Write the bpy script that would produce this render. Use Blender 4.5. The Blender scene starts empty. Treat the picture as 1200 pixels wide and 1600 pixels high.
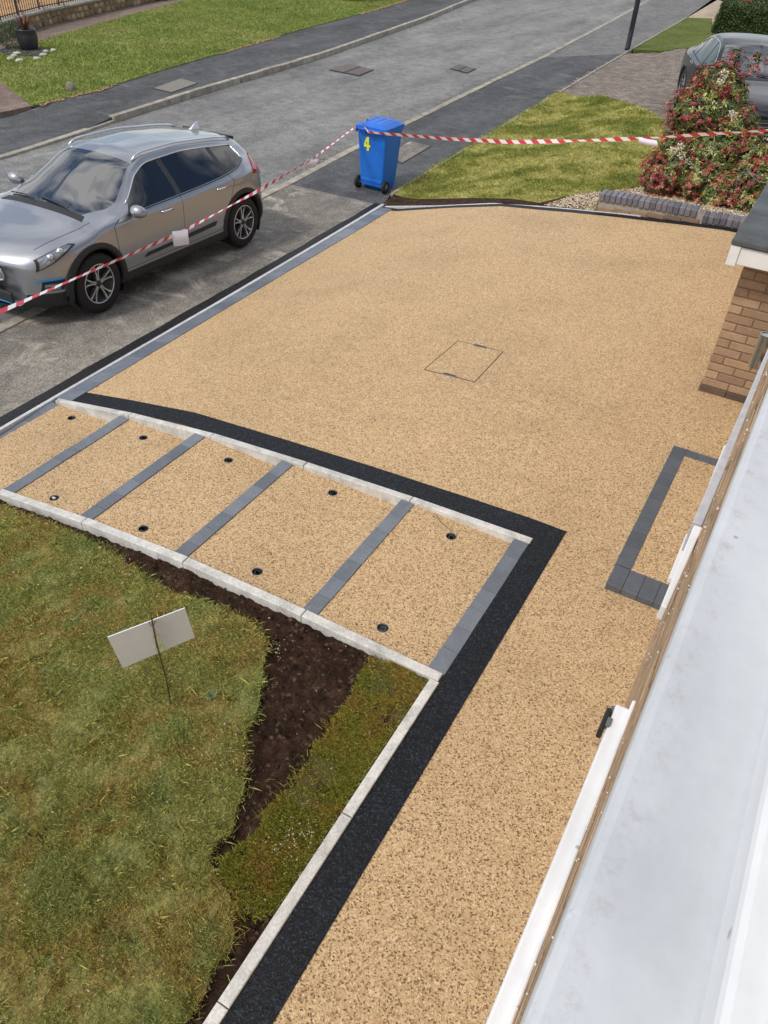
import bpy, bmesh, math, random
import numpy as np
from mathutils import Vector, Matrix

random.seed(7)
rng = np.random.default_rng(7)
scene = bpy.context.scene
COL = scene.collection
rad = math.radians

# ------------------------------------------------------------------ camera
CAM_H = 3.42
FPX = 1200.0                     # focal length in pixels of the 1200x1600 photograph
AX = Vector((0.49616851, -0.54409388, 0.67659342))    # away (+Y) seen in camera axes (right, down, forward)
DN = Vector((-0.04577146, 0.76180674, 0.64618532))    # down
RT = Vector((0.86701891, 0.35158548, -0.35308054))    # right (+X)
cam_d = bpy.data.cameras.new('camera')
cam = bpy.data.objects.new('camera', cam_d); COL.objects.link(cam)
def toworld(v):
    return Vector((v.dot(RT), v.dot(AX), -v.dot(DN)))
cx, cy, cz = toworld(Vector((1, 0, 0))), toworld(Vector((0, -1, 0))), toworld(Vector((0, 0, -1)))
cam.matrix_world = Matrix(((cx.x, cy.x, cz.x, 0), (cx.y, cy.y, cz.y, 0), (cx.z, cy.z, cz.z, CAM_H), (0, 0, 0, 1)))
cam_d.sensor_fit = 'VERTICAL'; cam_d.sensor_height = 24.0; cam_d.lens = 24.0 * FPX / 1600.0
cam_d.clip_start = 0.05; cam_d.clip_end = 600
scene.camera = cam

# ------------------------------------------------------------------ sky and sun
SUN_EL, SUN_AZ = rad(50), rad(-158)       # azimuth from +Y towards +X
world = bpy.data.worlds.new("World"); scene.world = world; world.use_nodes = True
wn, wl = world.node_tree.nodes, world.node_tree.links
wn.clear()
wo = wn.new('ShaderNodeOutputWorld'); bg = wn.new('ShaderNodeBackground')
sky = wn.new('ShaderNodeTexSky'); sky.sky_type = 'NISHITA'; sky.sun_disc = False
sky.sun_elevation = SUN_EL; sky.sun_rotation = SUN_AZ; sky.air_density = 1.0; sky.dust_density = 1.0
tc = wn.new('ShaderNodeTexCoord'); mp = wn.new('ShaderNodeMapping'); mp.inputs['Scale'].default_value = (1.0, 1.0, 2.2)
nz = wn.new('ShaderNodeTexNoise'); nz.inputs['Scale'].default_value = 2.3; nz.inputs['Detail'].default_value = 7; nz.inputs['Roughness'].default_value = .55
rp = wn.new('ShaderNodeValToRGB'); rp.color_ramp.elements[0].position = .40; rp.color_ramp.elements[1].position = .60; rp.color_ramp.elements[1].color = (.9, .9, .9, 1)
mx = wn.new('ShaderNodeMix'); mx.data_type = 'RGBA'
mx.inputs['B'].default_value = (10.5, 10.4, 10.4, 1)
wl.new(tc.outputs['Generated'], mp.inputs['Vector']); wl.new(mp.outputs['Vector'], nz.inputs['Vector'])
wl.new(nz.outputs['Fac'], rp.inputs['Fac']); wl.new(rp.outputs['Color'], mx.inputs['Factor'])
wl.new(sky.outputs['Color'], mx.inputs['A']); wl.new(mx.outputs['Result'], bg.inputs['Color'])
bg.inputs['Strength'].default_value = 0.12
wl.new(bg.outputs['Background'], wo.inputs['Surface'])
sun_d = bpy.data.lights.new('sun', 'SUN'); sun_d.energy = 1.9; sun_d.angle = rad(10); sun_d.color = (1.0, .95, .88)
sun = bpy.data.objects.new('sun', sun_d); COL.objects.link(sun)
sdir = Vector((math.sin(SUN_AZ) * math.cos(SUN_EL), math.cos(SUN_AZ) * math.cos(SUN_EL), math.sin(SUN_EL)))
sun.rotation_euler = sdir.to_track_quat('Z', 'Y').to_euler()
scene.render.engine = 'CYCLES'
scene.view_settings.view_transform = 'Standard'; scene.view_settings.look = 'None'
scene.view_settings.gamma = 1; scene.view_settings.use_curve_mapping = False
scene.view_settings.exposure = 0.07

# ------------------------------------------------------------------ terrain (world: +Y along the street, +X towards the house)
TU = [0, 1.0, 1.5, 2.25, 3, 4, 4.75, 5.25, 5.75, 6]; TZ = [0, 0, -.025, -.07, -.13, -.225, -.36, -.46, -.56, -.58]
def zt(x, y):
    z1 = np.interp(-np.asarray(x, float), TU, TZ) * (1 + .05 * np.clip(np.asarray(y, float) - 3.8, -6, 7.2))
    z2 = np.interp(-np.asarray(x, float), [0, 4, 6], [-.22, -.3, -.79])
    b = np.clip((np.asarray(y, float) - 11.5) / 2.5, 0, 1)
    return z1 * (1 - b) + z2 * b
def zf(x, y): return float(zt(x, y))
def ray(px, py):
    return toworld(Vector((px - 600.0, py - 800.0, FPX)))
def at(px, py, dz=0.0):
    """point of the ground seen at a pixel of the 1200x1600 photograph"""
    r = ray(px, py); t = CAM_H / -r.z
    for _ in range(60):
        z = zf(r.x * t, r.y * t) + dz
        t = t * .5 + .5 * (CAM_H - z) / -r.z
    return Vector((r.x * t, r.y * t, CAM_H + r.z * t))
def atz(px, py, z):
    r = ray(px, py); t = (z - CAM_H) / r.z
    return Vector((r.x * t, r.y * t, z))
def aty(px, py, y):
    r = ray(px, py); t = y / r.y
    return Vector((r.x * t, y, CAM_H + r.z * t))
def atx(px, py, x):
    r = ray(px, py); t = x / r.x
    return Vector((x, r.y * t, CAM_H + r.z * t))

# ------------------------------------------------------------------ materials
def srgb(r, g, b):
    f = lambda c: (c / 255 / 12.92) if c / 255 <= .04045 else ((c / 255 + .055) / 1.055) ** 2.4
    return (f(r), f(g), f(b), 1)
class NT:
    def __init__(s, name):
        s.m = bpy.data.materials.new(name); s.m.use_nodes = True
        s.n = s.m.node_tree.nodes; s.l = s.m.node_tree.links
        s.b = s.n['Principled BSDF']; s.tc = s.n.new('ShaderNodeTexCoord')
        s.geo = None
    def pos(s):
        if s.geo is None: s.geo = s.n.new('ShaderNodeNewGeometry')
        return s.geo.outputs['Position']
    def noise(s, scale, detail=4, rough=.6, stretch=None, vec=None, dist=0):
        n = s.n.new('ShaderNodeTexNoise'); n.inputs['Scale'].default_value = scale
        n.inputs['Detail'].default_value = detail; n.inputs['Roughness'].default_value = rough
        n.inputs['Distortion'].default_value = dist
        v = vec if vec is not None else s.pos()
        if stretch:
            m = s.n.new('ShaderNodeMapping'); m.inputs['Scale'].default_value = stretch[:3]
            if len(stretch) > 3: m.inputs['Rotation'].default_value = (0, 0, stretch[3])
            s.l.new(v, m.inputs['Vector']); v = m.outputs['Vector']
        s.l.new(v, n.inputs['Vector']); return n.outputs['Fac']
    def voro(s, scale, out='Color', feature='F1'):
        n = s.n.new('ShaderNodeTexVoronoi'); n.inputs['Scale'].default_value = scale; n.feature = feature
        s.l.new(s.pos(), n.inputs['Vector']); return n.outputs[out]
    def sep(s, c):
        n = s.n.new('ShaderNodeSeparateColor'); s.l.new(c, n.inputs['Color']); return n.outputs['Red']
    def ramp(s, fac, stops, interp='LINEAR'):
        n = s.n.new('ShaderNodeValToRGB'); cr = n.color_ramp; cr.interpolation = interp
        while len(cr.elements) < len(stops): cr.elements.new(.5)
        for e, (p, c) in zip(cr.elements, stops):
            e.position = p; e.color = c if len(c) == 4 else (*c, 1)
        s.l.new(fac, n.inputs['Fac']); return n.outputs['Color']
    def mix(s, a, b, fac, mode='MIX'):
        n = s.n.new('ShaderNodeMix'); n.data_type = 'RGBA'; n.blend_type = mode
        for k, v in (('A', a), ('B', b)):
            if isinstance(v, tuple): n.inputs[k].default_value = v if len(v) == 4 else (*v, 1)
            else: s.l.new(v, n.inputs[k])
        if isinstance(fac, (int, float)): n.inputs['Factor'].default_value = fac
        else: s.l.new(fac, n.inputs['Factor'])
        return n.outputs['Result']
    def col(s, c):
        if isinstance(c, tuple): s.b.inputs['Base Color'].default_value = c if len(c) == 4 else (*c, 1)
        else: s.l.new(c, s.b.inputs['Base Color'])
    def bump(s, h, strength=.4, dist=.01):
        n = s.n.new('ShaderNodeBump'); n.inputs['Strength'].default_value = strength; n.inputs['Distance'].default_value = dist
        s.l.new(h, n.inputs['Height']); s.l.new(n.outputs['Normal'], s.b.inputs['Normal'])
    def set(s, **k):
        for a, v in k.items(): s.b.inputs[a.replace('_', ' ')].default_value = v
        return s
    def rnd(s):
        n = s.n.new('ShaderNodeObjectInfo'); return n.outputs['Random']
    def attr(s, name):
        n = s.n.new('ShaderNodeAttribute'); n.attribute_name = name; return n.outputs['Fac']

def plain(name, c, rough=.6, metal=0, var=.12, scale=30, bump=0, coat=0, spec=.5):
    t = NT(name); n = t.noise(scale, 5)
    d = tuple(x * (1 - var) for x in c[:3]); u = tuple(min(1, x * (1 + var)) for x in c[:3])
    t.col(t.ramp(n, [(.3, d), (.7, u)])); t.set(Roughness=rough, Metallic=metal)
    t.b.inputs['Coat Weight'].default_value = coat; t.b.inputs['Coat Roughness'].default_value = .04
    t.b.inputs['Specular IOR Level'].default_value = spec
    if bump: t.bump(n, bump, .01)
    return t.m

def m_resin():
    t = NT('resin_bound_gravel')
    v = t.sep(t.voro(145)); v2 = t.sep(t.voro(290))
    c = t.ramp(v, [(0, srgb(56, 42, 34)), (.10, srgb(72, 54, 42)), (.13, srgb(148, 116, 84)), (.24, srgb(182, 148, 108)),
                   (.5, srgb(204, 173, 131)), (.78, srgb(218, 189, 146)), (1, srgb(238, 218, 180))])
    c2 = t.ramp(v2, [(0, srgb(88, 66, 50)), (.12, srgb(170, 136, 98)), (.5, srgb(200, 168, 125)), (1, srgb(232, 206, 164))])
    c = t.mix(c, c2, .28)
    big = t.ramp(t.noise(.8, 6, .65), [(.3, (.86, .85, .84)), (.5, (1, 1, 1)), (.7, (1.05, 1.04, 1.03))])
    c = t.mix(c, big, 1.0, 'MULTIPLY')
    mid = t.ramp(t.noise(14, 4), [(.3, (.96, .955, .95)), (.7, (1.03, 1.03, 1.03))])
    c = t.mix(c, mid, 1.0, 'MULTIPLY')
    c = t.mix(c, (.95, .935, .92, 1), 1.0, 'MULTIPLY'); t.col(c); t.set(Roughness=.72); t.b.inputs['Specular IOR Level'].default_value = .25
    t.bump(t.voro(145, 'Distance'), .5, .004)
    return t.m
def m_dark_resin(name='black_resin_gravel', a=(14, 16, 20), b=(52, 58, 68)):
    t = NT(name); v = t.sep(t.voro(130))
    c = t.ramp(v, [(0, srgb(*[x * .5 for x in a])), (.4, srgb(*a)), (.85, srgb(*[(x + y) / 2 for x, y in zip(a, b)])), (1, srgb(*b))])
    t.col(c); t.set(Roughness=.6); t.b.inputs['Specular IOR Level'].default_value = .3; t.bump(t.voro(130, 'Distance'), .6, .004); return t.m
def m_asphalt(name, lo, hi, streak=.5, patch=(150, 140, 125), pfac=.0, gr=60):
    t = NT(name)
    st = t.noise(.9, 6, .6, stretch=(1.6, .35, 1, .08)); fine = t.noise(gr, 3, .7); mid = t.noise(4.5, 6, .65)
    c = t.ramp(st, [(.3, srgb(*lo)), (.68, srgb(*hi))])
    c = t.mix(c, t.ramp(mid, [(.3, (.70, .70, .70)), (.72, (1.25, 1.25, 1.22))]), 1, 'MULTIPLY')
    sp = t.sep(t.voro(75))
    c = t.mix(c, t.ramp(sp, [(0, (.6, .6, .6)), (.5, (1, 1, 1)), (.9, (1.15, 1.15, 1.15)), (1, (1.7, 1.65, 1.6))]), 1, 'MULTIPLY')
    if pfac:
        p = t.noise(1.7, 8, .72, dist=.6)
        k = t.ramp(p, [(.54, (0, 0, 0)), (.66, (pfac,) * 3)])
        c = t.mix(c, srgb(*patch), k)
    cr = t.n.new('ShaderNodeTexVoronoi'); cr.feature = 'DISTANCE_TO_EDGE'; cr.inputs['Scale'].default_value = .9
    w = t.n.new('ShaderNodeMix'); w.data_type = 'VECTOR'; w.inputs['Factor'].default_value = .3
    nn = t.n.new('ShaderNodeTexNoise'); nn.inputs['Scale'].default_value = 2.5; nn.inputs['Detail'].default_value = 6
    t.l.new(t.pos(), nn.inputs['Vector']); t.l.new(t.pos(), w.inputs['A']); t.l.new(nn.outputs['Color'], w.inputs['B'])
    t.l.new(w.outputs['Result'], cr.inputs['Vector'])
    k = t.ramp(cr.outputs['Distance'], [(.002, (.45, .45, .45)), (.009, (0, 0, 0))])
    km = t.ramp(t.noise(.6, 3), [(.5, (0, 0, 0)), (.62, (1, 1, 1))])
    k = t.mix(k, km, 1, 'MULTIPLY')
    c = t.mix(c, srgb(38, 36, 34), k)
    t.col(c); t.set(Roughness=.82); t.b.inputs['Specular IOR Level'].default_value = .3
    t.bump(fine, .35, .006); return t.m
def m_concrete(name, lo, hi, scale=8, stain=.4):
    t = NT(name)
    c = t.ramp(t.noise(scale, 8, .7), [(.3, srgb(*lo)), (.62, srgb(*hi))])
    c = t.mix(c, t.ramp(t.noise(90, 3), [(.35, (.82, .82, .82)), (.65, (1.06, 1.06, 1.06))]), 1, 'MULTIPLY')
    k = t.ramp(t.noise(3.3, 6, .75), [(.56, (0, 0, 0)), (.7, (stain,) * 3)])
    c = t.mix(c, srgb(*[x * .62 for x in lo]), k)
    c = t.mix(c, t.ramp(t.rnd(), [(0, (.9, .9, .9)), (1, (1.06, 1.06, 1.06))]), 1, 'MULTIPLY')
    t.col(c); t.set(Roughness=.85); t.bump(t.noise(60, 5), .4, .004); return t.m
def m_pieces(name, cols, rough=.8, grain=70, bump=.4, wear=None):
    """brick / paver / stone: per-object tone, grain, scuffs"""
    t = NT(name)
    n = len(cols)
    c = t.ramp(t.rnd(), [(i / max(1, n - 1), srgb(*k)) for i, k in enumerate(cols)])
    c = t.mix(c, t.ramp(t.noise(grain, 5, .7), [(.3, (.78, .78, .78)), (.7, (1.16, 1.16, 1.16))]), 1, 'MULTIPLY')
    c = t.mix(c, t.ramp(t.noise(7, 5, .7), [(.3, (.86, .86, .86)), (.7, (1.12, 1.12, 1.12))]), 1, 'MULTIPLY')
    if wear:
        k = t.ramp(t.noise(11, 7, .75), [(.55, (0, 0, 0)), (.68, (.5, .5, .5))])
        c = t.mix(c, srgb(*wear), k)
    t.col(c); t.set(Roughness=rough); t.bump(t.noise(grain, 5), bump, .004); return t.m
def m_grass_base(name, stops, sc=1.2):
    t = NT(name)
    a = t.noise(sc, 5, .6); b = t.noise(sc * 9, 5, .7)
    c = t.ramp(a, [(p, srgb(*k)) for p, k in stops])
    c = t.mix(c, t.ramp(b, [(.3, (.6, .62, .6)), (.7, (1.35, 1.3, 1.25))]), 1, 'MULTIPLY')
    c = t.mix(c, t.ramp(t.noise(80, 4, .75), [(.3, (.55, .55, .55)), (.7, (1.4, 1.4, 1.4))]), 1, 'MULTIPLY')
    t.col(c); t.set(Roughness=.9); t.b.inputs['Specular IOR Level'].default_value = .15
    t.bump(t.noise(60, 5), .8, .02); return t.m
def m_blades(name, stops, sc=1.2, trans=.25):
    t = NT(name)
    a = t.noise(sc, 5, .62)
    c = t.ramp(a, [(p, srgb(*k)) for p, k in stops])
    c = t.mix(c, t.ramp(t.attr('tone'), [(0, (.6, .62, .55)), (.5, (1, 1, 1)), (.9, (1.35, 1.3, 1.15)), (1, (1.9, 1.8, 1.5))]), 1, 'MULTIPLY')
    t.col(c); t.set(Roughness=.6); t.b.inputs['Specular IOR Level'].default_value = .2
    t.b.inputs['Subsurface Weight'].default_value = 0
    return t.m

M = {}
M['resin'] = m_resin()
M['black'] = m_dark_resin()
M['tarmac_new'] = m_dark_resin('fresh_tarmac', (22, 22, 24), (62, 62, 64))
M['road'] = m_asphalt('road_asphalt', (108, 108, 108), (142, 141, 139), pfac=.4, patch=(142, 138, 130))
M['pave_old'] = m_asphalt('worn_pavement_asphalt', (108, 104, 99), (144, 138, 129), pfac=.95, patch=(186, 176, 160))
M['pave_dark'] = m_asphalt('dark_pavement_asphalt', (66, 67, 70), (94, 95, 97), pfac=.4, patch=(128, 126, 122))
M['pave_mid'] = m_asphalt('grey_pavement_asphalt', (104, 104, 104), (124, 123, 121), pfac=.2)
M['kerb_old'] = m_concrete('old_kerb_concrete', (128, 122, 112), (182, 174, 158), 5, .8)
M['kerb_new'] = m_concrete('new_kerb_concrete', (178, 176, 170), (226, 224, 218), 9, .35)
M['kerb_white'] = m_concrete('pale_edging_concrete', (184, 186, 188), (216, 218, 220), 12, .15)
M['paver'] = m_pieces('charcoal_paver', [(98, 104, 112), (110, 117, 126), (122, 128, 136), (104, 110, 119)], .62, 80, .35, wear=(128, 132, 136))
M['paver_step'] = m_pieces('doorstep_paver', [(82, 87, 94), (94, 99, 106), (88, 93, 100)], .6, 80, .35, wear=(96, 98, 102))
M['paver_road'] = m_pieces('roadside_paver', [(100, 108, 120), (114, 121, 132), (124, 131, 140), (106, 113, 123)], .5, 60, .3, wear=(142, 150, 160))
M['blue_brick'] = m_pieces('blue_engineering_brick', [(104, 104, 114), (124, 122, 132), (92, 94, 104), (134, 124, 130)], .55, 60, .4)
M['buff_brick'] = m_pieces('buff_brick', [(172, 144, 116), (186, 156, 126), (150, 124, 100), (178, 146, 114), (160, 134, 112)], .85, 90, .5)
M['old_brick'] = m_pieces('old_brown_brick', [(140, 116, 96), (158, 130, 104), (126, 104, 88)], .85, 90, .5)
M['dark_brick'] = m_pieces('dark_brown_brick', [(92, 76, 64), (104, 86, 72)], .85, 90, .5)
M['mortar'] = m_concrete('mortar', (118, 100, 82), (140, 120, 98), 20, .2)
M['mortar_pale'] = m_concrete('pale_mortar', (150, 142, 130), (178, 170, 158), 20, .2)
M['block'] = m_pieces('drive_block', [(118, 108, 100), (132, 122, 112), (106, 98, 92), (126, 112, 100)], .85, 60, .4)
M['path_brown'] = m_asphalt('brown_path', (112, 96, 88), (138, 120, 108), pfac=.3, patch=(150, 136, 124))
M['path_tan'] = m_asphalt('tan_path', (158, 142, 122), (182, 164, 142))
M['tan_yard'] = m_asphalt('tan_yard_paving', (168, 130, 88), (190, 150, 104))

def m_soil():
    t = NT('bare_soil')
    c = t.ramp(t.noise(9, 8, .7), [(.3, srgb(44, 32, 26)), (.55, srgb(76, 57, 46)), (.75, srgb(110, 88, 70))])
    c = t.mix(c, t.ramp(t.noise(120, 4, .7), [(.3, (.5, .5, .5)), (.7, (1.35, 1.35, 1.35))]), 1, 'MULTIPLY')
    sp = t.sep(t.voro(55)); c = t.mix(c, srgb(128, 104, 82), t.ramp(sp, [(.955, (0, 0, 0)), (.975, (.7, .7, .7))]))
    t.col(c); t.set(Roughness=.95); t.b.inputs['Specular IOR Level'].default_value = .1
    t.bump(t.noise(45, 8, .75), 1.0, .03); return t.m
M['soil'] = m_soil()
GL = [(.28, (142, 160, 92)), (.42, (164, 168, 102)), (.5, (172, 170, 102)), (.555, (180, 164, 100)), (.62, (168, 170, 104)), (.76, (146, 164, 92))]
M['lawn_base'] = m_grass_base('front_lawn_thatch', [(p, tuple(x * .8 for x in k)) for p, k in GL], 2.2)
M['lawn_blades'] = m_blades('front_lawn_grass', GL, 2.2)
TL = [(.3, (112, 130, 58)), (.46, (146, 146, 66)), (.56, (162, 142, 74)), (.64, (128, 100, 66)), (.74, (128, 138, 60))]
M['turf_base'] = m_grass_base('turf_thatch', [(.3, (84, 90, 46)), (.5, (98, 88, 52)), (.62, (66, 50, 38)), (.74, (88, 84, 48))], 4.0)
M['turf_blades'] = m_blades('turf_moss', TL, 2.5)
FL = [(.3, (116, 134, 68)), (.5, (136, 148, 78)), (.7, (156, 158, 98))]
M['far_base'] = m_grass_base('far_lawn_grass', FL, .5)
M['far_blades'] = m_blades('far_lawn_blades', FL, .5)
NL = [(.3, (108, 120, 58)), (.46, (140, 144, 72)), (.56, (184, 178, 112)), (.66, (136, 140, 70))]
M['n_base'] = m_grass_base('mossy_lawn_grass', NL, 1.0)
M['dull_base'] = m_grass_base('dull_lawn_grass', [(.3, (78, 96, 40)), (.6, (104, 112, 54))], 1.0)
M['n_blades'] = m_blades('mossy_lawn_blades', NL, 1.0)

def m_white_upvc(name, c=(232, 236, 240), dirt=.35, sc=2.5):
    t = NT(name)
    n = t.noise(sc, 6, .65)
    col = t.ramp(n, [(.35, srgb(*[x * .93 for x in c])), (.65, srgb(*c))])
    k = t.ramp(t.noise(16, 8, .8, stretch=(1, .35, 1)), [(.54, (0, 0, 0)), (.72, (dirt,) * 3)])
    col = t.mix(col, srgb(150, 132, 112), k)
    sp = t.sep(t.voro(38)); sd = t.voro(38, 'Distance')
    km = t.ramp(sp, [(.975, (0, 0, 0)), (.98, (1, 1, 1))]); kd = t.ramp(sd, [(.10, (.55, .55, .55)), (.2, (0, 0, 0))])
    col = t.mix(col, srgb(96, 92, 96), t.mix(km, kd, 1, 'MULTIPLY'))
    t.col(col); t.set(Roughness=.42); t.bump(t.noise(4, 4), .12, .01); return t.m
M['upvc'] = m_white_upvc('white_upvc', (238, 240, 242), .12)
def m_sill():
    t = NT('weathered_white_sill'); n = t.noise(3, 6, .7)
    col = t.ramp(n, [(.35, srgb(196, 201, 206)), (.65, srgb(214, 218, 222))])
    sx = t.n.new('ShaderNodeSeparateXYZ'); t.l.new(t.pos(), sx.inputs[0])
    band = t.ramp(sx.outputs['X'], [(0.014, (1, 1, 1)), (.024, (.25, .25, .25)), (.034, (1, 1, 1)), (.046, (.5, .5, .5)), (.062, (.12, .12, .12))])
    st_ = t.ramp(t.noise(52, 9, .82), [(.5, (0, 0, 0)), (.7, (.5, .5, .5))])
    col = t.mix(col, srgb(146, 128, 112), t.mix(band, st_, 1, 'MULTIPLY'))
    sm = t.ramp(t.noise(7, 7, .7, stretch=(1, .4, 1)), [(.5, (0, 0, 0)), (.72, (.22, .22, .22))]); col = t.mix(col, srgb(150, 150, 150), sm)
    sp = t.sep(t.voro(46)); km = t.ramp(sp, [(.95, (0, 0, 0)), (.96, (1, 1, 1))]); kd = t.ramp(t.voro(46, 'Distance'), [(.07, (.6, .6, .6)), (.16, (0, 0, 0))])
    col = t.mix(col, srgb(104, 88, 84), t.mix(km, kd, 1, 'MULTIPLY'))
    t.col(col); t.set(Roughness=.5); t.bump(t.noise(5, 4), .15, .01); return t.m
M['sill'] = m_sill()
M['grey_trim'] = plain('pale_grey_trim', srgb(188, 190, 196), .45)
M['felt'] = m_concrete('roof_felt', (64, 70, 74), (98, 104, 106), 3, .3)
M['steel'] = plain('brushed_steel', (.5, .5, .5), .28, 1, .1, 60)
M['blackplastic'] = plain('black_plastic', (.018, .019, .021), .5)
M['greyplastic'] = plain('grey_plastic', (.14, .15, .16), .5)
M['rubber'] = plain('tyre_rubber', (.012, .012, .013), .78, bump=.1)
M['iron'] = plain('black_ironwork', (.02, .02, .022), .5)
M['post'] = plain('dark_navy_paint', (.004, .006, .012), .45)
M['chrome'] = plain('satin_chrome', (.75, .76, .78), .18, 1, .03)
def m_bin():
    t = NT('blue_bin_plastic'); c = t.ramp(t.noise(3, 6, .7), [(.3, srgb(20, 98, 196)), (.7, srgb(32, 116, 214))])
    k = t.ramp(t.noise(24, 9, .8, stretch=(1, 1, .25)), [(.60, (0, 0, 0)), (.74, (.35, .35, .35))]); c = t.mix(c, srgb(120, 150, 190), k)
    t.col(c); t.set(Roughness=.42); t.bump(t.noise(120, 3), .1, .002); return t.m
M['binblue'] = m_bin()
M['yellow'] = plain('yellow_sticker', srgb(226, 232, 34), .5, var=.03)
M['paper'] = plain('white_paper', srgb(224, 220, 232), .7, var=.03)
M['board'] = plain('white_board', srgb(240, 246, 252), .55, var=.05, scale=4)
M['cane'] = plain('brown_cane', srgb(96, 74, 52), .7, var=.3)
M['string'] = plain('yellow_green_string', srgb(186, 196, 92), .7)
M['stone'] = m_pieces('garden_stone', [(120, 112, 98), (140, 134, 122), (100, 92, 78)], .9, 30, .8)
M['paleston'] = m_pieces('pale_rock', [(196, 192, 180), (170, 164, 150)], .9, 30, .8)
M['slate'] = m_pieces('purple_slate', [(92, 88, 104), (74, 72, 86)], .7, 30, .5)
M['cone'] = m_pieces('rubble_stone', [(150, 124, 92), (110, 92, 70), (176, 152, 118), (92, 76, 60)], .9, 30, .8)
M['bark'] = plain('brown_bark', srgb(70, 54, 42), .9, var=.3, bump=.4)
M['cable'] = plain('grey_cable', (.10, .10, .11), .5)
M['whitecable'] = plain('white_cable', (.6, .6, .6), .5)
M['pot'] = plain('charcoal_glazed_pot', (.03, .032, .036), .3)
M['ironcover'] = m_pieces('rusty_iron_cover', [(92, 84, 80), (104, 94, 88)], .7, 60, .5)
M['conccover'] = m_concrete('concrete_cover', (112, 108, 98), (140, 136, 124), 16, .5)

def m_paint(name, c, metal=.75, rough=.34, coat=1.0):
    t = NT(name)
    v = t.sep(t.voro(900))
    t.col(t.ramp(v, [(0, tuple(x * .88 for x in c)), (1, tuple(min(1, x * 1.12) for x in c))]))
    t.set(Metallic=metal, Roughness=rough); t.b.inputs['Coat Weight'].default_value = coat; t.b.inputs['Coat Roughness'].default_value = .03
    return t.m
M['silver'] = m_paint('steel_grey_car_paint', (.34, .355, .385))
M['darkcar'] = m_paint('dark_grey_car_paint', (.016, .017, .02), .25, .3, .45)
M['redcar'] = m_paint('red_car_paint', (.5, .012, .02), .2)
M['white_trim'] = plain('white_gloss', (.75, .76, .78), .25)
M['bluetrim'] = plain('blue_gloss_trim', srgb(40, 140, 205), .3)
M['alloy'] = plain('machined_alloy', (.62, .63, .65), .25, .9, .04)
M['alloy_dark'] = plain('dark_alloy', (.03, .032, .035), .4, .3, .04)
M['seatcloth'] = plain('dark_seat_cloth', (.03, .03, .032), .8)
M['redlamp'] = plain('red_lamp_lens', (.35, .01, .015), .12, coat=1)
M['clearlamp'] = plain('clear_lamp_lens', (.28, .30, .33), .08, .5, coat=1)
def m_glass(name, tint=(.30, .34, .36), fac=.55, rough=.02, ior=1.9):
    t = NT(name)
    tr = t.n.new('ShaderNodeBsdfTransparent'); tr.inputs['Color'].default_value = (*tint, 1)
    gl = t.n.new('ShaderNodeBsdfGlossy'); gl.inputs['Roughness'].default_value = rough; gl.inputs['Color'].default_value = (1, 1, 1, 1)
    fr = t.n.new('ShaderNodeFresnel'); fr.inputs['IOR'].default_value = ior
    ms = t.n.new('ShaderNodeMixShader')
    t.l.new(fr.outputs['Fac'], ms.inputs['Fac']); t.l.new(tr.outputs[0], ms.inputs[1]); t.l.new(gl.outputs[0], ms.inputs[2])
    out = t.n['Material Output']; t.l.new(ms.outputs[0], out.inputs['Surface'])
    return t.m
M['windscreen'] = m_glass('windscreen_glass', (.42, .47, .5), ior=2.9)
M['privacy'] = m_glass('tinted_glass', (.05, .055, .06))
M['sideglass'] = m_glass('side_glass', (.22, .25, .26))

# ------------------------------------------------------------------ builders
def link(name, me, mat=None, parent=None):
    o = bpy.data.objects.new(name, me); COL.objects.link(o)
    if mat is not None and me is not None and not me.materials: me.materials.append(mat)
    if parent is not None: o.parent = parent
    return o
def from_bm(name, bm, mat, parent=None, smooth=False):
    me = bpy.data.meshes.new(name); bm.normal_update(); bm.to_mesh(me); bm.free()
    if smooth:
        for p in me.polygons: p.use_smooth = True
    return link(name, me, mat, parent)
def tag(o, label=None, cat=None, group=None, kind=None):
    if label: o['label'] = label
    if cat: o['category'] = cat
    if group: o['group'] = group
    if kind: o['kind'] = kind
    return o
def empty(name, loc=(0, 0, 0), rz=0, label=None, cat=None, group=None, kind=None):
    o = bpy.data.objects.new(name, None); COL.objects.link(o); o.location = loc; o.rotation_euler = (0, 0, rz)
    o.empty_display_size = .1
    return tag(o, label, cat, group, kind)
def copy_tree(o, parent=None):
    c = o.copy(); COL.objects.link(c)
    if parent is not None: c.parent = parent
    for ch in list(o.children): copy_tree(ch, c)
    return c
def box(bm, c, s, rot=None):
    g = bmesh.ops.create_cube(bm, size=1)
    m = Matrix.Translation(Vector(c)) @ (rot.to_4x4() if rot is not None else Matrix.Identity(4)) @ Matrix.Diagonal((*s, 1))
    bmesh.ops.transform(bm, matrix=m, verts=g['verts']); return g['verts']
def bevel(bm, w, seg=1):
    bmesh.ops.bevel(bm, geom=bm.edges[:], offset=w, segments=seg, affect='EDGES', profile=.5)
def cyl(bm, p0, p1, r0, r1=None, n=12, caps=True):
    p0, p1 = Vector(p0), Vector(p1); r1 = r0 if r1 is None else r1; d = p1 - p0
    q = d.to_track_quat('Z', 'Y').to_matrix().to_4x4()
    g = bmesh.ops.create_cone(bm, cap_ends=caps, segments=n, radius1=r0, radius2=r1, depth=d.length)
    bmesh.ops.transform(bm, matrix=Matrix.Translation((p0 + p1) / 2) @ q, verts=g['verts'])
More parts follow.
